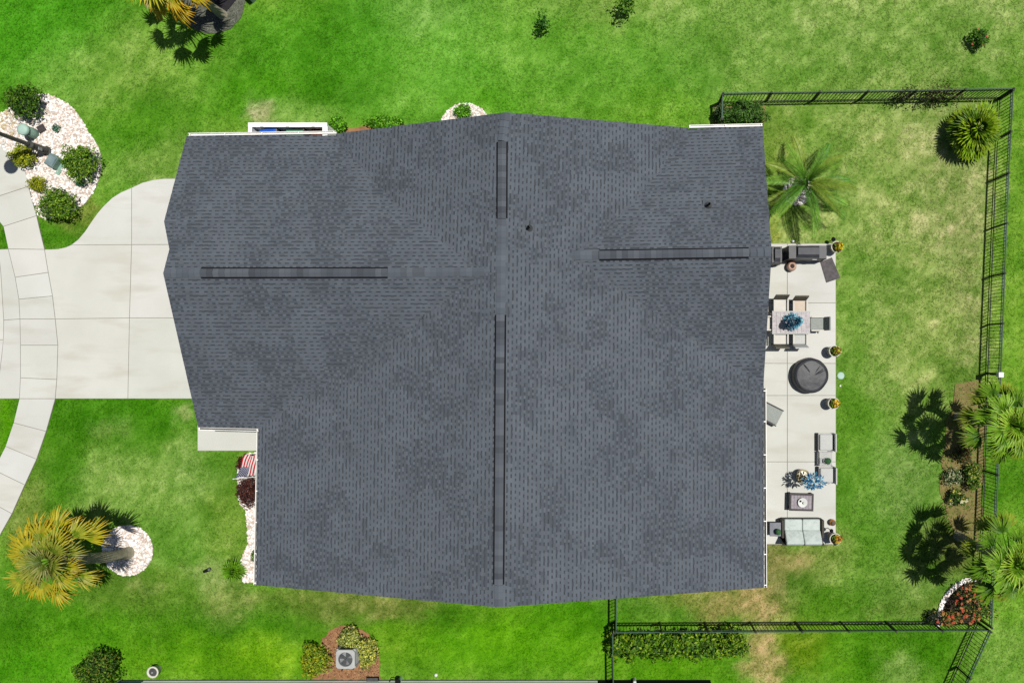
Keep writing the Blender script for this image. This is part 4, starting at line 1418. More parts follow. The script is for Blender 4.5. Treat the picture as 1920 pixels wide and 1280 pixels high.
# small lights and caps in the lawn
b = P(391, 1067)
sl_ = thing('landscape_light', 'small black landscape spotlight on the west lawn', 'garden light', (b.x, b.y, 0), .4)
MB().tube([(0, 0, 0), (0, 0, .14)], .015, 8).build('stake', M['vent_black'], sl_)
MB().tube([(-.13, 0, .15), (.12, 0, .2)], [.055, .075], 12).build('housing', M['vent_black'], sl_)
MB().tube([(.12, 0, .2), (.15, 0, .206)], [.06, .06], 12).build('lens', M['steel'], sl_)
b = P(1576, 704)
tag(MB().lathe((0, 0, 0), [(.15, 0), (.15, .035), (.12, .05), (.03, .05)], 18).build('valve_cover', M['teal_light'], None, b), 'round mint irrigation valve cover in the grass beside the patio', 'valve cover')
b = P(1575, 723)
tag(MB().lathe((0, 0, 0), [(.04, 0), (.04, .05), (.02, .06)], 10).build('sprinkler_head', M['white'], None, b), 'tiny white sprinkler head just below the mint valve cover', 'sprinkler')
b = P(818, 1264)
tag(MB().lathe((0, 0, 0), [(.07, 0), (.07, .05), (.05, .08), (.01, .09)], 12).build('cleanout_cap', M['white'], None, b), 'white drain cleanout cap in the grass near the neighbouring wall', 'drain cap')
b = P(1217, 1272)
tag(MB().lathe((0, 0, 0), [(.07, 0), (.07, .35), (.05, .38), (.01, .39)], 12).build('pipe_stub', M['white'], None, (b.x - .6, b.y, 0)), 'short white pipe stub against the dark neighbouring wall', 'pipe')
b = P(287, 1259, .35)
rp = thing('planter', 'round white rimmed tub with dark filling near the neighbouring wall', 'planter', (b.x, b.y, 0))
MB().lathe((0, 0, 0), [(.16, 0), (.2, .3), (.235, .36), (.235, .4), (.175, .4), (.17, .33)], 20).build('pot', M['potwhite'], rp, None, True)
MB().lathe((0, 0, .35), [(.172, -.01), (.16, .02), (.03, .05)], 16).build('grille', M['acdark'], rp)
MB().ball((0, 0, .41), .045, 8, 6).build('knob', M['steel'], rp)
b = P(752, 1270)
sp = thing('hose_bib', 'pale blue standing tap with a dark wheel handle near the neighbouring wall', 'tap', (b.x, b.y, 0))
MB().tube([(0, 0, 0), (0, 0, .55)], .07, 10).build('riser', M['teal_light'], sp)
MB().lathe((0, .05, .5), [(.11, 0), (.12, .03), (.1, .06)], 12).build('handle', M['vent_black'], sp)
MB().tube([(-.02, .02, .3), (-.32, .06, .28), (-.42, -.08, .2), (-.5, -.2, .02)], .018, 6).build('hose', M['vent_black'], sp)
b = P(700, 1272)
mbx = thing('meter_box', 'low black meter box against the neighbouring wall', 'meter box', (b.x, b.y + .02, 0))
MB().box((0, 0, 0), (.5, .2, .14)).build('body', M['vent_black'], mbx)
MB().box((0, 0, .142), (.46, .17, .02)).build('lid', M['acdark'], mbx)

# air conditioner
b = P(648, 1235, 1.0)
ac = thing('air_conditioner', 'grey square air conditioner unit with round top fan guard', 'air conditioner', (b.x, b.y, .03))
MB().box((0, 0, -.02), (.92, .92, .06)).build('pad', M['concrete'], ac)
MB().box((0, 0, .05), (.70, .70, .70)).build('coil', M['acdark'], ac)
for s_ in (-1, 1):
    for q_ in (-1, 1):
        MB().box((s_ * .33, q_ * .33, .045), (.09, .09, .71)).build('corner_post', M['acwhite'], ac)
for k in range(12):
    lv = MB()
    for s_ in (-1, 1):
        if s_ > 0:
            lv.box((.352, 0, .075 + k * .056), (.012, .56, .040))
    lv.build('louvre', M['acwhite'], ac)
tp = MB()
n = 24
ro, ri = .37, .285
sq, ci = [], []
for k in range(n):
    a = 2 * PI * (k + .5) / n
    m_ = max(abs(math.cos(a)), abs(math.sin(a)))
    rr = min(ro / m_, ro * 1.27)
    sq.append((rr * math.cos(a), rr * math.sin(a)))
    ci.append((ri * math.cos(a), ri * math.sin(a)))
vs = [(x, y, .83) for x, y in sq] + [(x, y, .835) for x, y in ci] + [(x, y, .75) for x, y in sq] + [(x, y, .74) for x, y in ci]
fs = []
for k in range(n):
    j = (k + 1) % n
    fs += [(k, j, n + j, n + k), (2 * n + k, 2 * n + j, j, k), (n + k, n + j, 3 * n + j, 3 * n + k)]
tp.add(vs, fs)
tp.build('top_cover', M['acwhite'], ac)
MB().lathe((0, 0, .70), [(.285, 0), (.27, .02), (.08, .03), (.02, .05)], 24).build('fan_shroud', M['steel'], ac, None, True)
for k in range(4):
    a = k * PI / 2 + .3
    MB().add([(.07 * math.cos(a), .07 * math.sin(a), .75), (.26 * math.cos(a - .35), .26 * math.sin(a - .35), .745), (.26 * math.cos(a + .35), .26 * math.sin(a + .35), .785)], [(0, 1, 2)]).build('fan_blade', M['steel'], ac)
for k in range(6):
    r = .05 + k * .042
    MB().tube([(r * math.cos(t * PI / 12), r * math.sin(t * PI / 12), .832) for t in range(25)], .004, 4).build('guard_ring', M['steel'], ac)
MB().tube([(-.2, -.36, .2), (-.3, -.5, .16), (-.42, -.78, .12)], .025, 8).build('refrigerant_line', M['vent_black'], ac)

ac.scale = (1, 1, 1.2)

# bird house on the east fence line
b = P(1849, 701)
bh = thing('bird_house', 'white box bird house on a thin black pole by the east fence', 'bird house', b)
MB().tube([(0, 0, 0), (0, 0, .95)], .022, 8).build('pole', M['fence'], bh)
MB().lathe((0, 0, .88), [(.03, 0), (.09, .1), (.09, .12)], 10).build('bracket', M['fence'], bh)
MB().box((0, 0, 1.0), (.17, .17, .22)).build('box', M['white'], bh)
MB().box((0, 0, 1.222), (.205, .205, .025), 0, ONE, 0, .96).build('roof', M['white'], bh)

# ------------------------------------------------------------------ flag
fb = P(483, 893, 2.0)
fl = thing('flag', 'american flag hanging from a white pole angled off the house wall', 'flag', fb)
tipw = P(437.5, 897.5, 2.35) - fb
MB().tube([(.25, 0, -.22), tipw], .016, 8).build('flagpole', M['white'], fl)
MB().ball(tipw, .03, 8, 6).build('finial', M['white'], fl)
h0, h1 = P(441.5, 894.5, 2.33) - fb, P(481.5, 890, 2.02) - fb            # hoist edge, canton end first
f0, f1 = P(459, 853, 1.72) - fb, P(484, 852, 1.62) - fb
def flag_pt(u, v):
    """u along the hoist from the canton end, v along the fly"""
    a, b_ = Vector(h0).lerp(Vector(h1), u), Vector(f0).lerp(Vector(f1), u)
    p = a.lerp(b_, v)
    p.z += -.10 * math.sin(v * PI) * .8 + .05 * math.sin(u * 11 + v * 2) * v
    p.x += .04 * math.sin(v * 6 + u * 4) * v
    p.y += .03 * math.sin(u * 9) * v
    return p
strp = {0: MB(), 1: MB()}
for i in range(13):
    v0 = .42 if i < 7 else 0.0
    for j in range(8):
        a0, a1 = v0 + (1 - v0) * j / 8, v0 + (1 - v0) * (j + 1) / 8
        strp[i % 2].add([flag_pt(i / 13, a0), flag_pt((i + 1) / 13, a0), flag_pt((i + 1) / 13, a1), flag_pt(i / 13, a1)], [(0, 1, 2, 3)])
strp[0].build('red_stripes', M['red_cloth'], fl)
strp[1].build('white_stripes', M['white_cloth'], fl)
cn = MB()
for i in range(5):
    for j in range(5):
        cn.add([flag_pt(7 / 13 * i / 5, .42 * j / 5), flag_pt(7 / 13 * (i + 1) / 5, .42 * j / 5), flag_pt(7 / 13 * (i + 1) / 5, .42 * (j + 1) / 5), flag_pt(7 / 13 * i / 5, .42 * (j + 1) / 5)], [(0, 1, 2, 3)])
cn.build('canton', M['blue_cloth'], fl)
stt = MB()
for r in range(9):
    for c in range(6 if r % 2 == 0 else 5):
        u = 7 / 13 * (r + 1) / 10
        v = .42 * ((2 * c + (1 if r % 2 == 0 else 2)) / 12)
        p = flag_pt(u, v)
        e1, e2 = (flag_pt(u + .01, v) - p).normalized(), (flag_pt(u, v + .01) - p).normalized()
        nn = e1.cross(e2).normalized()
        if nn.z < 0:
            nn = -nn
        ring = []
        for k in range(10):
            a = k * PI / 5
            rr = .024 if k % 2 == 0 else .0095
            ring.append(p + e1 * rr * math.cos(a) + e2 * rr * math.sin(a) + nn * .004)
        stt.add(ring, [tuple(range(10))])
stt.build('stars', M['white_cloth'], fl)

# ------------------------------------------------------------------ patio furniture
Z = PATIO_Z


def pp(px, py, h):
    v = P(px, py, h + Z)
    return Vector((v.x, v.y, Z))


# dining table
p0, p1 = pp(1448, 583, .74), pp(1519, 626, .74)
tc = (p0 + p1) / 2
tw, td = abs(p1.x - p0.x), abs(p1.y - p0.y)
tb = thing('dining_table', 'pale weathered dining table with the blue tree centrepiece', 'table', tc)
npl = 9
for k in range(npl):
    t = random.uniform(.94, 1.04)
    MB().box((0, 0, .70), (tw / npl - .007, td - .09, .04)).build('plank', M['greywood'], tb, (-tw / 2 + (k + .5) * tw / npl, 0, random.uniform(0, .002)))
for s_ in (-1, 1):
    MB().box((0, s_ * (td / 2 - .02), .698), (tw + .01, .045, .045)).build('edge_board', M['palecush'], tb)
    MB().box((s_ * (tw / 2 - .1), 0, .62), (.06, td - .2, .075)).build('apron', M['greywood'], tb)
    for q_ in (-1, 1):
        MB().box((s_ * (tw / 2 - .08), q_ * (td / 2 - .08), 0), (.07, .07, .69)).build('leg', M['greywood'], tb)


def chair(label, pos, rz, frame, back, cush, group='dining chairs around the table'):
    """armchair facing +y"""
    o = thing('dining_chair', label, 'chair', pos, rz, group)
    for sx in (-1, 1):
        for sy in (-1, 1):
            MB().box((sx * .25, sy * .24, 0), (.045, .045, .40 if sy > 0 else .40)).build('leg', M[frame], o)
        MB().box((sx * .27, .02, .60), (.055, .50, .03)).build('armrest', M['cream' if frame == 'wicker' else frame], o)
        MB().box((sx * .265, .2, .40), (.04, .04, .20)).build('arm_post', M[frame], o)
    MB().box((0, 0, .38), (.54, .54, .05)).build('seat_frame', M[frame], o)
    MB().rbox((0, .02, .43), (.49, .52, .08), .03, 0, ONE, 0, .01).build('seat_cushion', M[cush], o)
    mb = MB()
    mb.add([(-.27, -.24, .42), (.27, -.24, .42), (.27, -.37, .92), (-.27, -.37, .92), (-.27, -.29, .42), (.27, -.29, .42), (.27, -.42, .92), (-.27, -.42, .92)],
           [(0, 1, 2, 3), (5, 4, 7, 6), (3, 2, 6, 7), (0, 3, 7, 4), (1, 5, 6, 2)])
    mb.build('backrest', M[back], o)
    return o


c1 = chair('wicker dining chair with cream cushion at the north side nearest the house', pp(1463, 573, .45), PI, 'wicker', 'olive_wicker', 'cream')
c2 = chair('wicker dining chair with beige cushion at the north side farther from the house', pp(1499, 575, .45), PI, 'wicker', 'olive_wicker', 'beige')
dup(c1, pp(1463, 634, .45), 0, 'wicker dining chair with cream cushion at the south side nearest the house')
chair('dining chair with a draped pale throw at the south side farther from the house', pp(1499, 634, .45), 0, 'wicker', 'palecush', 'palecush')
chair('grey dining chair at the east end of the table', pp(1532, 607, .45), PI / 2, 'wicker', 'greycush', 'greycush')
dup(c1, pp(1440, 606, .45), -PI / 2, 'dining chair at the west end of the table half under the eave')

# blue tree on the table
bt = thing('blue_tree', 'blue tabletop tree with pale tip on the dining table', 'ornament', tc + Vector((-.0, .02, .745)))
MB().lathe((0, 0, 0), [(.09, 0), (.1, .08), (.03, .1)], 14).build('base', M['white'], bt)
mb = MB()
BL = [A(70, 146, 182), A(104, 190, 216), A(44, 100, 144), A(140, 216, 236), A(80, 160, 196)]
for k in range(520):
    t = random.random() ** 1.5
    r = .31 * (1 - t) + .02
    a = random.uniform(0, 6.28)
    d = Vector((math.cos(a), math.sin(a), -.25))
    p = Vector((0, 0, .18 + 1.5 * t)) + d * r * random.uniform(.35, 1)
    s_ = Vector((-math.sin(a), math.cos(a), 0))
    l = random.uniform(.05, .1)
    kk = random.uniform(.8, 1.2)
    mb.add([p, p + d * l * .5 + s_ * .022, p + d * l, p + d * l * .5 - s_ * .022], [(0, 1, 2, 3)], tuple(x * kk for x in random.choice(BL)))
mb.build('needles', M['leaf'], bt)
MB().ball((0, 0, 1.7), .055, 10, 7).build('tip', pm('pale_aqua_glaze', A(170, 230, 236), None, 4, .3), bt)
MB().tube([(0, 0, .08), (0, 0, 1.7)], [.02, .008], 6).build('stem', M['bark'], bt)

# covered grill and its neighbour
def covered(name, label, pxy0, pxy1, h, lidh, rz=0.0):
    a, b_ = pp(pxy0[0], pxy0[1], h), pp(pxy1[0], pxy1[1], h)
    c = (a + b_) / 2
    wx, wy = abs(b_.x - a.x), abs(b_.y - a.y)
    o = thing(name, label, 'grill', c, rz, None)
    mb = MB()
    n_ = 20
    rows = []
    for z, k, wob in ((0, 1.06, .03), (h * .4, 1.02, .02), (h * .8, 1.0, .012), (h * .86, .97, .008)):
        row = []
        for i in range(n_):
            t = i / n_
            if t < .25: x, y = -1 + 8 * t, -1
            elif t < .5: x, y = 1, -1 + 8 * (t - .25)
            elif t < .75: x, y = 1 - 8 * (t - .5), 1
            else: x, y = -1, 1 - 8 * (t - .75)
            row.append((x * wx / 2 * k + random.uniform(-wob, wob), y * wy / 2 * k + random.uniform(-wob, wob), z))
        rows.append(row)
    vs = [p for r_ in rows for p in r_]
    fs = []
    for j in range(3):
        for i in range(n_):
            i2 = (i + 1) % n_
            fs.append((j * n_ + i, j * n_ + i2, (j + 1) * n_ + i2, (j + 1) * n_ + i))
    fs.append(tuple(range(3 * n_, 4 * n_)))
    mb.add(vs, fs)
    mb.build('cover', M['black_cover'], o)
    q_ = lidh
    lb = MB()
    lb.add([(-wx * .30, -wy * .46, h * .861), (wx * .30, -wy * .46, h * .861), (wx * .27, -wy * .22, h), (-wx * .27, -wy * .22, h), (-wx * .27, wy * .3, h + .01), (wx * .27, wy * .3, h + .01), (wx * .30, wy * .46, h * .861), (-wx * .30, wy * .46, h * .861)],
           [(0, 1, 2, 3), (3, 2, 5, 4), (4, 5, 6, 7), (0, 3, 4, 7), (1, 6, 5, 2)])
    lb.build('lid', pm('grey_cover', (.028, .029, .036), (.042, .043, .052), 4, .6, bump=.3, bscale=8), o)  # top panel in a lighter grey than the rest of the cover
    return o


g1 = covered('covered_grill', 'long barbecue grill under a black fabric cover at the patio corner', (1480, 459), (1553, 484), 1.12, .2)
MB().box((.30, -.283, .76), (.17, .012, .09)).build('label_patch', M['white'], g1)
covered('covered_smoker', 'smaller black covered smoker between the long grill and the eave', (1449, 461), (1468, 492), 1.0, .2)
b = pp(1485, 499, .3)
cp = thing('copper_pot', 'round copper coloured pot in front of the covered grill', 'pot', b)
MB().lathe((0, 0, 0), [(.1, 0), (.17, .1), (.2, .22), (.17, .34), (.12, .39), (.10, .39), (.09, .3)], 20).build('pot', M['copper'], cp, None, True)
MB().lathe((0, 0, .31), [(.095, 0), (.09, .02), (.02, .03)], 12).build('soil', M['soil'], cp)
a_ = [pp(1538, 491, .03), pp(1560, 482.5, .03), pp(1576, 521, .03), pp(1549.5, 530, .03)]
ctr = sum(a_, Vector()) / 4
mt = thing('grill_mat', 'dark grey rubber mat laid slantwise off the patio edge by the grill', 'mat', (ctr.x, ctr.y, Z))
MB().prism([((p - ctr).x, (p - ctr).y) for p in a_], .002, .022).build('mat', M['matgrey'], mt)
MB().prism([((p - ctr).x * .9, (p - ctr).y * .9) for p in a_], .0225, .026).build('tread', M['matgrey'], mt)


def flower_pot(label, pxy, pal, h=.55, r=.22, n=170):
    b_ = pp(pxy[0], pxy[1], h)
    o = thing('flower_pot', label, 'flower pot', b_, 0, 'white flower pots on the patio edge')
    MB().lathe((0, 0, 0), [(r * .8, 0), (r * .82, .02), (r * .86, h * .5), (r * .98, h), (r * 1.08, h + .01), (r * 1.08, h + .04), (r * .92, h + .04), (r * .9, h - .05)], 22).build('pot', M['potwhite'], o, None, True)
    MB().lathe((0, 0, h * .30), [(r * .845, 0), (r * .865, .02), (r * .875, h * .16), (r * .86, h * .18)], 22).build('band', M['potbrown'], o)
    MB().lathe((0, 0, h - .04), [(r * .9, 0), (r * .85, .02), (.02, .03)], 14).build('soil', M['soil'], o)
    mb = MB()
    leaves(mb, (0.02, 0, h + .06), (r * .9, r * .9, .16), n, .075, [A(80, 110, 30), A(110, 130, 36), A(110, 60, 36), A(60, 84, 26)], .5, h, .2)
    mb.build('foliage', M['leaf'], o)
    fl_ = MB()
    for c in pal:
        leaves(fl_, (.07, .02, h + .12), (r * .75, r * .75, .13), 34, .06, [c], .9, h, .2)
    fl_.build('blossoms', M['leaf'], o)
    return o


flower_pot('white pot of yellow flowers at the outer corner beside the grill', (1569, 463), [A(226, 206, 30), A(206, 180, 40), A(120, 70, 40)])
flower_pot('white pot of red brown and lime foliage between table and fire pit', (1565, 658), [A(196, 200, 50), A(140, 60, 36)])
flower_pot('white pot of yellow and rust flowers below the fire pit', (1563, 756), [A(230, 200, 40), A(170, 70, 40), A(214, 190, 60)])
flower_pot('white pot of yellow flowers beside the loveseat', (1566, 1010), [A(236, 210, 40), A(230, 180, 60), A(150, 80, 40)])

# fire pit
b = pp(1521, 704, .5)
fp = thing('fire_pit', 'round fire pit under a wrinkled black vinyl cover', 'fire pit', b)
MB().lathe((0, 0, 0), [(.70, 0), (.72, .06), (.70, .3), (.69, .5), (.64, .545), (.55, .55), (.3, .575), (.05, .585)], 48, ONE, 0, .012).build('cover', M['black_cover'], fp, None, True)
pts = []
for k in range(33):
    t = 2 * PI * k / 32
    r = .60 + .02 * math.sin(5 * t)
    pts.append((r * math.cos(t), r * math.sin(t), .556 + .008 * math.sin(7 * t)))
MB().tube(pts, .012, 5).build('seam', M['black_cover'], fp)
for k in range(5):
    a = random.uniform(0, 6.28)
    r0, r1 = random.uniform(.05, .2), random.uniform(.5, .6)
    MB().tube([(r0 * math.cos(a), r0 * math.sin(a), .574), ((r0 + r1) / 2 * math.cos(a + .2), (r0 + r1) / 2 * math.sin(a + .2), .582), (r1 * math.cos(a + .25), r1 * math.sin(a + .25), .556)], [.004, .022, .006], 6).build('fold', M['black_cover'], fp, None, True)

# lounge chair by the eave
b = pp(1444, 775, .4)
lc = thing('lounge_chair', 'grey cushioned lounge chair turned slantwise beside the east eave', 'lounge chair', b, math.radians(-27))
MB().rbox((0, 0, .30), (.86, .62, .12), .04, 0, ONE, 0, .02).build('seat_cushion', M['greycush'], lc)
for k in (-1, 1):
    MB().box((0, k * .34, .08), (.9, .045, .30)).build('side_frame', M['darkwood'], lc)
    for q_ in (-1, 1):
        MB().box((q_ * .4, k * .34, 0), (.05, .05, .1)).build('leg', M['darkwood'], lc)
MB().box((-.02, 0, .24), (.86, .62, .05)).build('seat_frame', M['darkwood'], lc)
mb = MB()
mb.add([(-.40, -.31, .34), (-.40, .31, .34), (-.62, .31, .85), (-.62, -.31, .85), (-.48, -.31, .3), (-.48, .31, .3), (-.70, .31, .85), (-.70, -.31, .85)],
       [(3, 2, 1, 0), (4, 5, 6, 7), (3, 7, 6, 2), (0, 4, 7, 3), (1, 2, 6, 5)])
mb.build('backrest', M['greycush'], lc)

# pair of pale lounge seats and slatted table along the patio edge
def bench(label, pxy, wy):
    b_ = pp(pxy[0], pxy[1], .38)
    o = thing('patio_chair', label, 'lounge seat', b_, 0, 'pale lounge seats on the patio edge')
    MB().box((0, 0, .22), (.62, wy, .05)).build('seat_frame', M['palecush'], o)
    MB().rbox((0.0, 0, .27), (.54, wy - .08, .11), .04, 0, ONE, 0, .015).build('seat_cushion', M['palecush'], o)
    MB().box((-.315, 0, .08), (.03, wy, .19)).build('front_rail', M['darkwood'], o)
    MB().box((.315, 0, .05), (.045, wy, .56)).build('backrest', M['palecush'], o)
    for sx in (-1, 1):
        for sy in (-1, 1):
            MB().box((sx * .28, sy * (wy / 2 - .05), 0), (.05, .05, .22)).build('leg', M['palecush'], o)
    return o


bench('pale lounge seat above the slatted table on the patio edge', (1550, 829), .72)
bench('pale lounge seat below the slatted table near the blue potted tree', (1551, 891), .66)
b = pp(1549, 860, .40)
stb = thing('slatted_table', 'small white slatted side table between the pale lounge seats', 'side table', b)
for k in range(10):
    MB().box((-.235 + k * .052, 0, .38), (.034, .56, .02)).build('slat', M['palecush'], stb)
for s_ in (-1, 1):
    MB().box((0, s_ * .275, .35), (.56, .03, .028)).build('rail', M['greywood'], stb)
    for q_ in (-1, 1):
        MB().box((q_ * .25, s_ * .26, 0), (.04, .04, .35)).build('leg', M['greywood'], stb)
for k in range(3):
    MB().box((-.285, 0, .10 + k * .07), (.015, .5, .03)).build('side_slat', M['palecush'], stb)


def ball_plant(label, pos, r=.13):
    o = thing('boxwood_ball', label, 'topiary', pos, 0, None)
    MB().lathe((0, 0, 0), [(.06, 0), (.08, .08), (.07, .08)], 12).build('pot', M['darkwood'], o)
    MB().ball((0, 0, .08 + r * .9), r, 12, 8, ONE, 0, (1, 1, 1), .07).build('foliage', M['green_ball'], o)
    return o


ball_plant('green topiary ball on the slatted side table', b + Vector((.02, -.06, .40)))

# brass pot with tall blue plant
b = pp(1506, 892, .42)
bp_ = thing('brass_pot', 'wide brass coloured pot holding a tall blue plant', 'pot', b)
MB().lathe((0, 0, 0), [(.14, 0), (.2, .08), (.25, .25), (.25, .4), (.27, .43), (.27, .45), (.22, .45), (.21, .36)], 24).build('pot', M['brass'], bp_, None, True)
MB().lathe((0, 0, .37), [(.215, 0), (.2, .015), (.02, .03)], 16).build('filling', M['brass'], bp_)
bl = thing('blue_plant', 'tall blue leafy plant leaning out of the brass pot', 'plant', b + Vector((0, 0, .40)))
MB().tube([(0, 0, 0), (.05, -.02, .6), (.12, -.04, 1.05)], [.02, .016, .01], 6).build('stem', M['bark'], bl)
mb = MB()
for k in range(190):
    a, q_ = random.uniform(0, 6.28), random.random() ** .6
    p = Vector((.12 + .36 * q_ * math.cos(a), -.04 + .26 * q_ * math.sin(a), 1.15 + random.uniform(-.22, .28)))
    d = Vector((math.cos(a) + random.gauss(0, .3), math.sin(a) + random.gauss(0, .3), random.uniform(-.2, .5))).normalized()
    s_ = d.cross(Vector((0, 0, 1))).normalized()
    l = random.uniform(.09, .18)
    kk = random.uniform(.8, 1.2)
    c = random.choice([A(60, 150, 190), A(120, 196, 220), A(30, 96, 150), A(200, 234, 240), A(44, 120, 176)])
    mb.add([p, p + d * l * .5 + s_ * .026, p + d * l, p + d * l * .5 - s_ * .026], [(0, 1, 2, 3)], tuple(x * kk for x in c))
tag(mb.build('leaf_cluster', M['leaf'], bl), kind='stuff')

# coffee table
p0, p1 = pp(1480.5, 925, .42), pp(1525.5, 957.5, .42)
tc2 = (p0 + p1) / 2
tw, td = abs(p1.x - p0.x), abs(p1.y - p0.y)
ct = thing('coffee_table', 'dark framed coffee table with pale slatted top', 'table', tc2, math.radians(-1.5))
for s_ in (-1, 1):
    MB().box((0, s_ * (td / 2 - .035), .36), (tw, .07, .06)).build('frame_rail', M['darkwood'], ct)
    MB().box((s_ * (tw / 2 - .035), 0, .36), (.07, td - .144, .06)).build('frame_rail', M['darkwood'], ct)
    for q_ in (-1, 1):
        MB().box((s_ * (tw / 2 - .05), q_ * (td / 2 - .05), 0), (.08, .08, .36)).build('leg', M['darkwood'], ct)
n_ = 7
for k in range(n_):
    MB().box((-(tw - .14) / 2 + (k + .5) * (tw - .14) / n_, 0, .385), ((tw - .14) / n_ - .008, td - .15, .02)).build('slat', pm('driftwood', A(150, 142, 150), A(182, 174, 180), 14, .7) if k == 0 else bpy.data.materials['driftwood'], ct)
MB().box((0, 0, .12), (tw - .12, td - .12, .03)).build('shelf', M['darkwood'], ct)
bw = thing('bowl', 'white ornamental bowl on the coffee table', 'bowl', tc2 + Vector((.02, 0, .407)))
MB().lathe((0, 0, 0), [(.08, 0), (.16, .05), (.19, .10), (.175, .10), (.1, .045), (.02, .03)], 20).build('dish', M['white'], bw, None, True)
MB().ball((-.08, .06, .11), .04, 8, 6).build('knob', M['vent_black'], bw)
MB().ball((.05, -.02, .09), .05, 8, 6).build('ornament', M['potwhite'], bw)

# loveseat
b = pp(1504, 990, .4)
ls = thing('loveseat', 'two seat wicker loveseat with pale mint cushions at the patio end', 'loveseat', b)
W2 = 1.44
MB().box((0, .02, .06), (W2 + .1, .70, .24)).build('base', M['wicker'], ls)
for s_ in (-1, 1):
    MB().box((s_ * (W2 / 2 + .08), .0, .02), (.085, .70, .54)).build('armrest', M['wicker'], ls)
    MB().rbox((s_ * W2 / 4, .06, .302), (W2 / 2 - .012, .62, .15), .05, 0, ONE, 0, .03).build('seat_cushion', M['mint'], ls)
    mb = MB().rbox((0, 0, 0), (W2 / 2 - .012, .60, .14), .05, 0, ONE, 0, .04)
    o = mb.build('back_cushion', M['mint'], ls, (s_ * W2 / 4, -.31, .58))
    o.rotation_euler = (math.radians(-38), 0, 0)
    o.location = (s_ * W2 / 4, -.36, .56)
mb = MB()
mb.add([(-W2 / 2 - .11, -.36, .05), (W2 / 2 + .11, -.36, .05), (W2 / 2 + .11, -.60, .62), (-W2 / 2 - .11, -.60, .62), (-W2 / 2 - .11, -.44, .05), (W2 / 2 + .11, -.44, .05), (W2 / 2 + .11, -.65, .62), (-W2 / 2 - .11, -.65, .62)],
       [(0, 1, 2, 3), (5, 4, 7, 6), (3, 2, 6, 7), (0, 3, 7, 4), (1, 5, 6, 2)])
mb.build('backrest', M['wicker'], ls)
# side table with topiary
b = pp(1454.5, 992, .45)
sd = thing('side_table', 'square slate grey side table between eave and loveseat', 'side table', b)
MB().rbox((0, 0, .42), (.48, .55, .04), .015).build('table_top', M['tablegrey'], sd)
for s_ in (-1, 1):
    MB().box((s_ * .2, 0, 0), (.04, .46, .42)).build('side_panel', M['wicker'], sd)
MB().box((0, 0, .1), (.36, .44, .03)).build('shelf', M['wicker'], sd)
ball_plant('green topiary ball on the slate grey side table', b + Vector((.06, -.06, .46)), .12)
b = pp(1562, 980, .25)
og = thing('orange_jar', 'small orange brown jar at the patio edge above the loveseat', 'jar', b)
MB().lathe((0, 0, 0), [(.08, 0), (.13, .1), (.13, .2), (.08, .28), (.06, .28), (.05, .2)], 16).build('body', M['orange'], og, None, True)
MB().lathe((0, 0, .282), [(.09, 0), (.08, .03), (.02, .05)], 12).build('lid', M['potbrown'], og)
b = pp(1553, 990, .1)
gl = thing('path_light', 'thin black path light beside the loveseat pot', 'garden light', b)
MB().tube([(0, 0, 0), (0, 0, .55)], .014, 8).build('stake', M['vent_black'], gl)
MB().lathe((0, 0, .5), [(.03, 0), (.08, .05), (.03, .1)], 12).build('lamp_head', M['vent_black'], gl)
b = P(1556, 452)
gl2 = thing('path_light', 'thin black path light in the grass behind the grill', 'garden light', b)
MB().tube([(0, 0, 0), (0, 0, .5)], .014, 8).build('stake', M['vent_black'], gl2)
MB().lathe((0, 0, .45), [(.03, 0), (.09, .05), (.03, .1)], 12).build('lamp_head', M['vent_black'], gl2)
b = P(1486, 453)
tag(MB().lathe((0, 0, 0), [(.06, 0), (.06, .12), (.03, .16)], 12).build('gas_cap', M['white'], None, b), 'small white capped pipe in the grass behind the covered grill', 'pipe')
b = P(638, 232)
wk = thing('plant_marker', 'curved white edging piece beside the plant at the bin enclosure', 'garden edging', b)
MB().tube([(-.08, .16, .25), (.04, .06, .3), (.08, -.08, .25)], [.02, .045, .03], 8).build('edging', M['white'], wk)

# ------------------------------------------------------------------ grass blades over the lawn
NT = 270000
x = RNG.uniform(-26.2, 18.6, NT)
y = RNG.uniform(-14.6, 15.6, NT)
px_ = x * F / H + NX
py_ = -y * F / H + NY
keep = (px_ > -40) & (px_ < 1960) & (py_ > -40) & (py_ < 1320)


def in_poly(px, py, poly):
    r = np.zeros(px.shape, bool)
    j = len(poly) - 1
    for i in range(len(poly)):
        xi, yi = poly[i]
        xj, yj = poly[j]
        if yi != yj:
            c = ((yi > py) != (yj > py)) & (px < (xj - xi) * (py - yi) / (yj - yi) + xi)
            r ^= c
        j = i
    return r


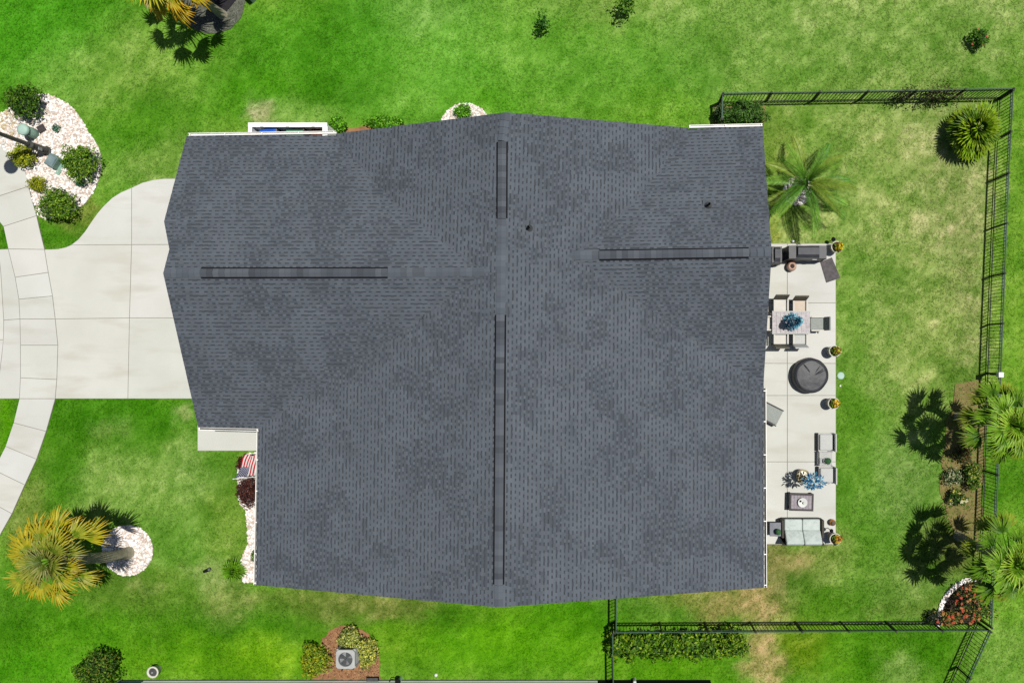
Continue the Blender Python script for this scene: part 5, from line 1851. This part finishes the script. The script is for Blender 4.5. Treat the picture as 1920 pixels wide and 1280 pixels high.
for pl in EXCL:
    keep &= ~in_poly(px_, py_, pl)
for pl in SOFT:
    keep &= ~(in_poly(px_, py_, pl) & (vnoise(px_ / 9.0, py_ / 9.0) + RNG.uniform(-.3, .3, NT) < .60))
hp = [(a * F / H + NX, -b_ * F / H + NY) for a, b_ in foot]
keep &= ~in_poly(px_, py_, hp)
keep &= ~((py_ > 1277) & (px_ > 225) & (px_ < 1335))
zb = np.zeros(NT)
for pl in SOFT:
    zb[in_poly(px_, py_, pl)] = .03
x, y, px_, py_, zb = x[keep], y[keep], px_[keep], py_[keep], zb[keep]
n = len(x)
col = lawn_colour(px_, py_)
NB = 3
vs = np.zeros((n, NB, 3, 3), np.float32)
cs = np.zeros((n, NB, 3), np.float32)
tl = np.clip(RNG.normal(.05, .015, n), .02, .10)
for k in range(NB):
    a = RNG.uniform(0, 2 * PI, n)
    l = tl * RNG.uniform(.7, 1.4, n)
    wd = RNG.uniform(.008, .018, n)
    up = RNG.uniform(.12, .5, n)
    dx, dy = np.cos(a), np.sin(a)
    vs[:, k, 0] = np.stack([x - dy * wd, y + dx * wd, zb], -1)
    vs[:, k, 1] = np.stack([x + dy * wd, y - dx * wd, zb], -1)
    vs[:, k, 2] = np.stack([x + dx * l, y + dy * l, zb + l * up], -1)
    cs[:, k] = col * RNG.uniform(.85, 1.3, (n, 1))
me = bpy.data.meshes.new('grass')
nv = n * NB * 3
me.vertices.add(nv)
me.vertices.foreach_set('co', vs.ravel())
me.loops.add(nv)
me.loops.foreach_set('vertex_index', np.arange(nv, dtype=np.int32))
me.polygons.add(n * NB)
me.polygons.foreach_set('loop_start', np.arange(0, nv, 3, dtype=np.int32))
me.polygons.foreach_set('loop_total', np.full(n * NB, 3, dtype=np.int32))
me.update(calc_edges=True)
at = me.attributes.new('col', 'FLOAT_COLOR', 'FACE')
c4 = np.ones((n * NB, 4), np.float32)
c4[:, :3] = cs.reshape(-1, 3)
at.data.foreach_set('color', c4.ravel())
me.materials.append(M['grass'])
tag(link('grass', me), 'mown green grass blades covering the lawns around the house', 'grass', kind='stuff')
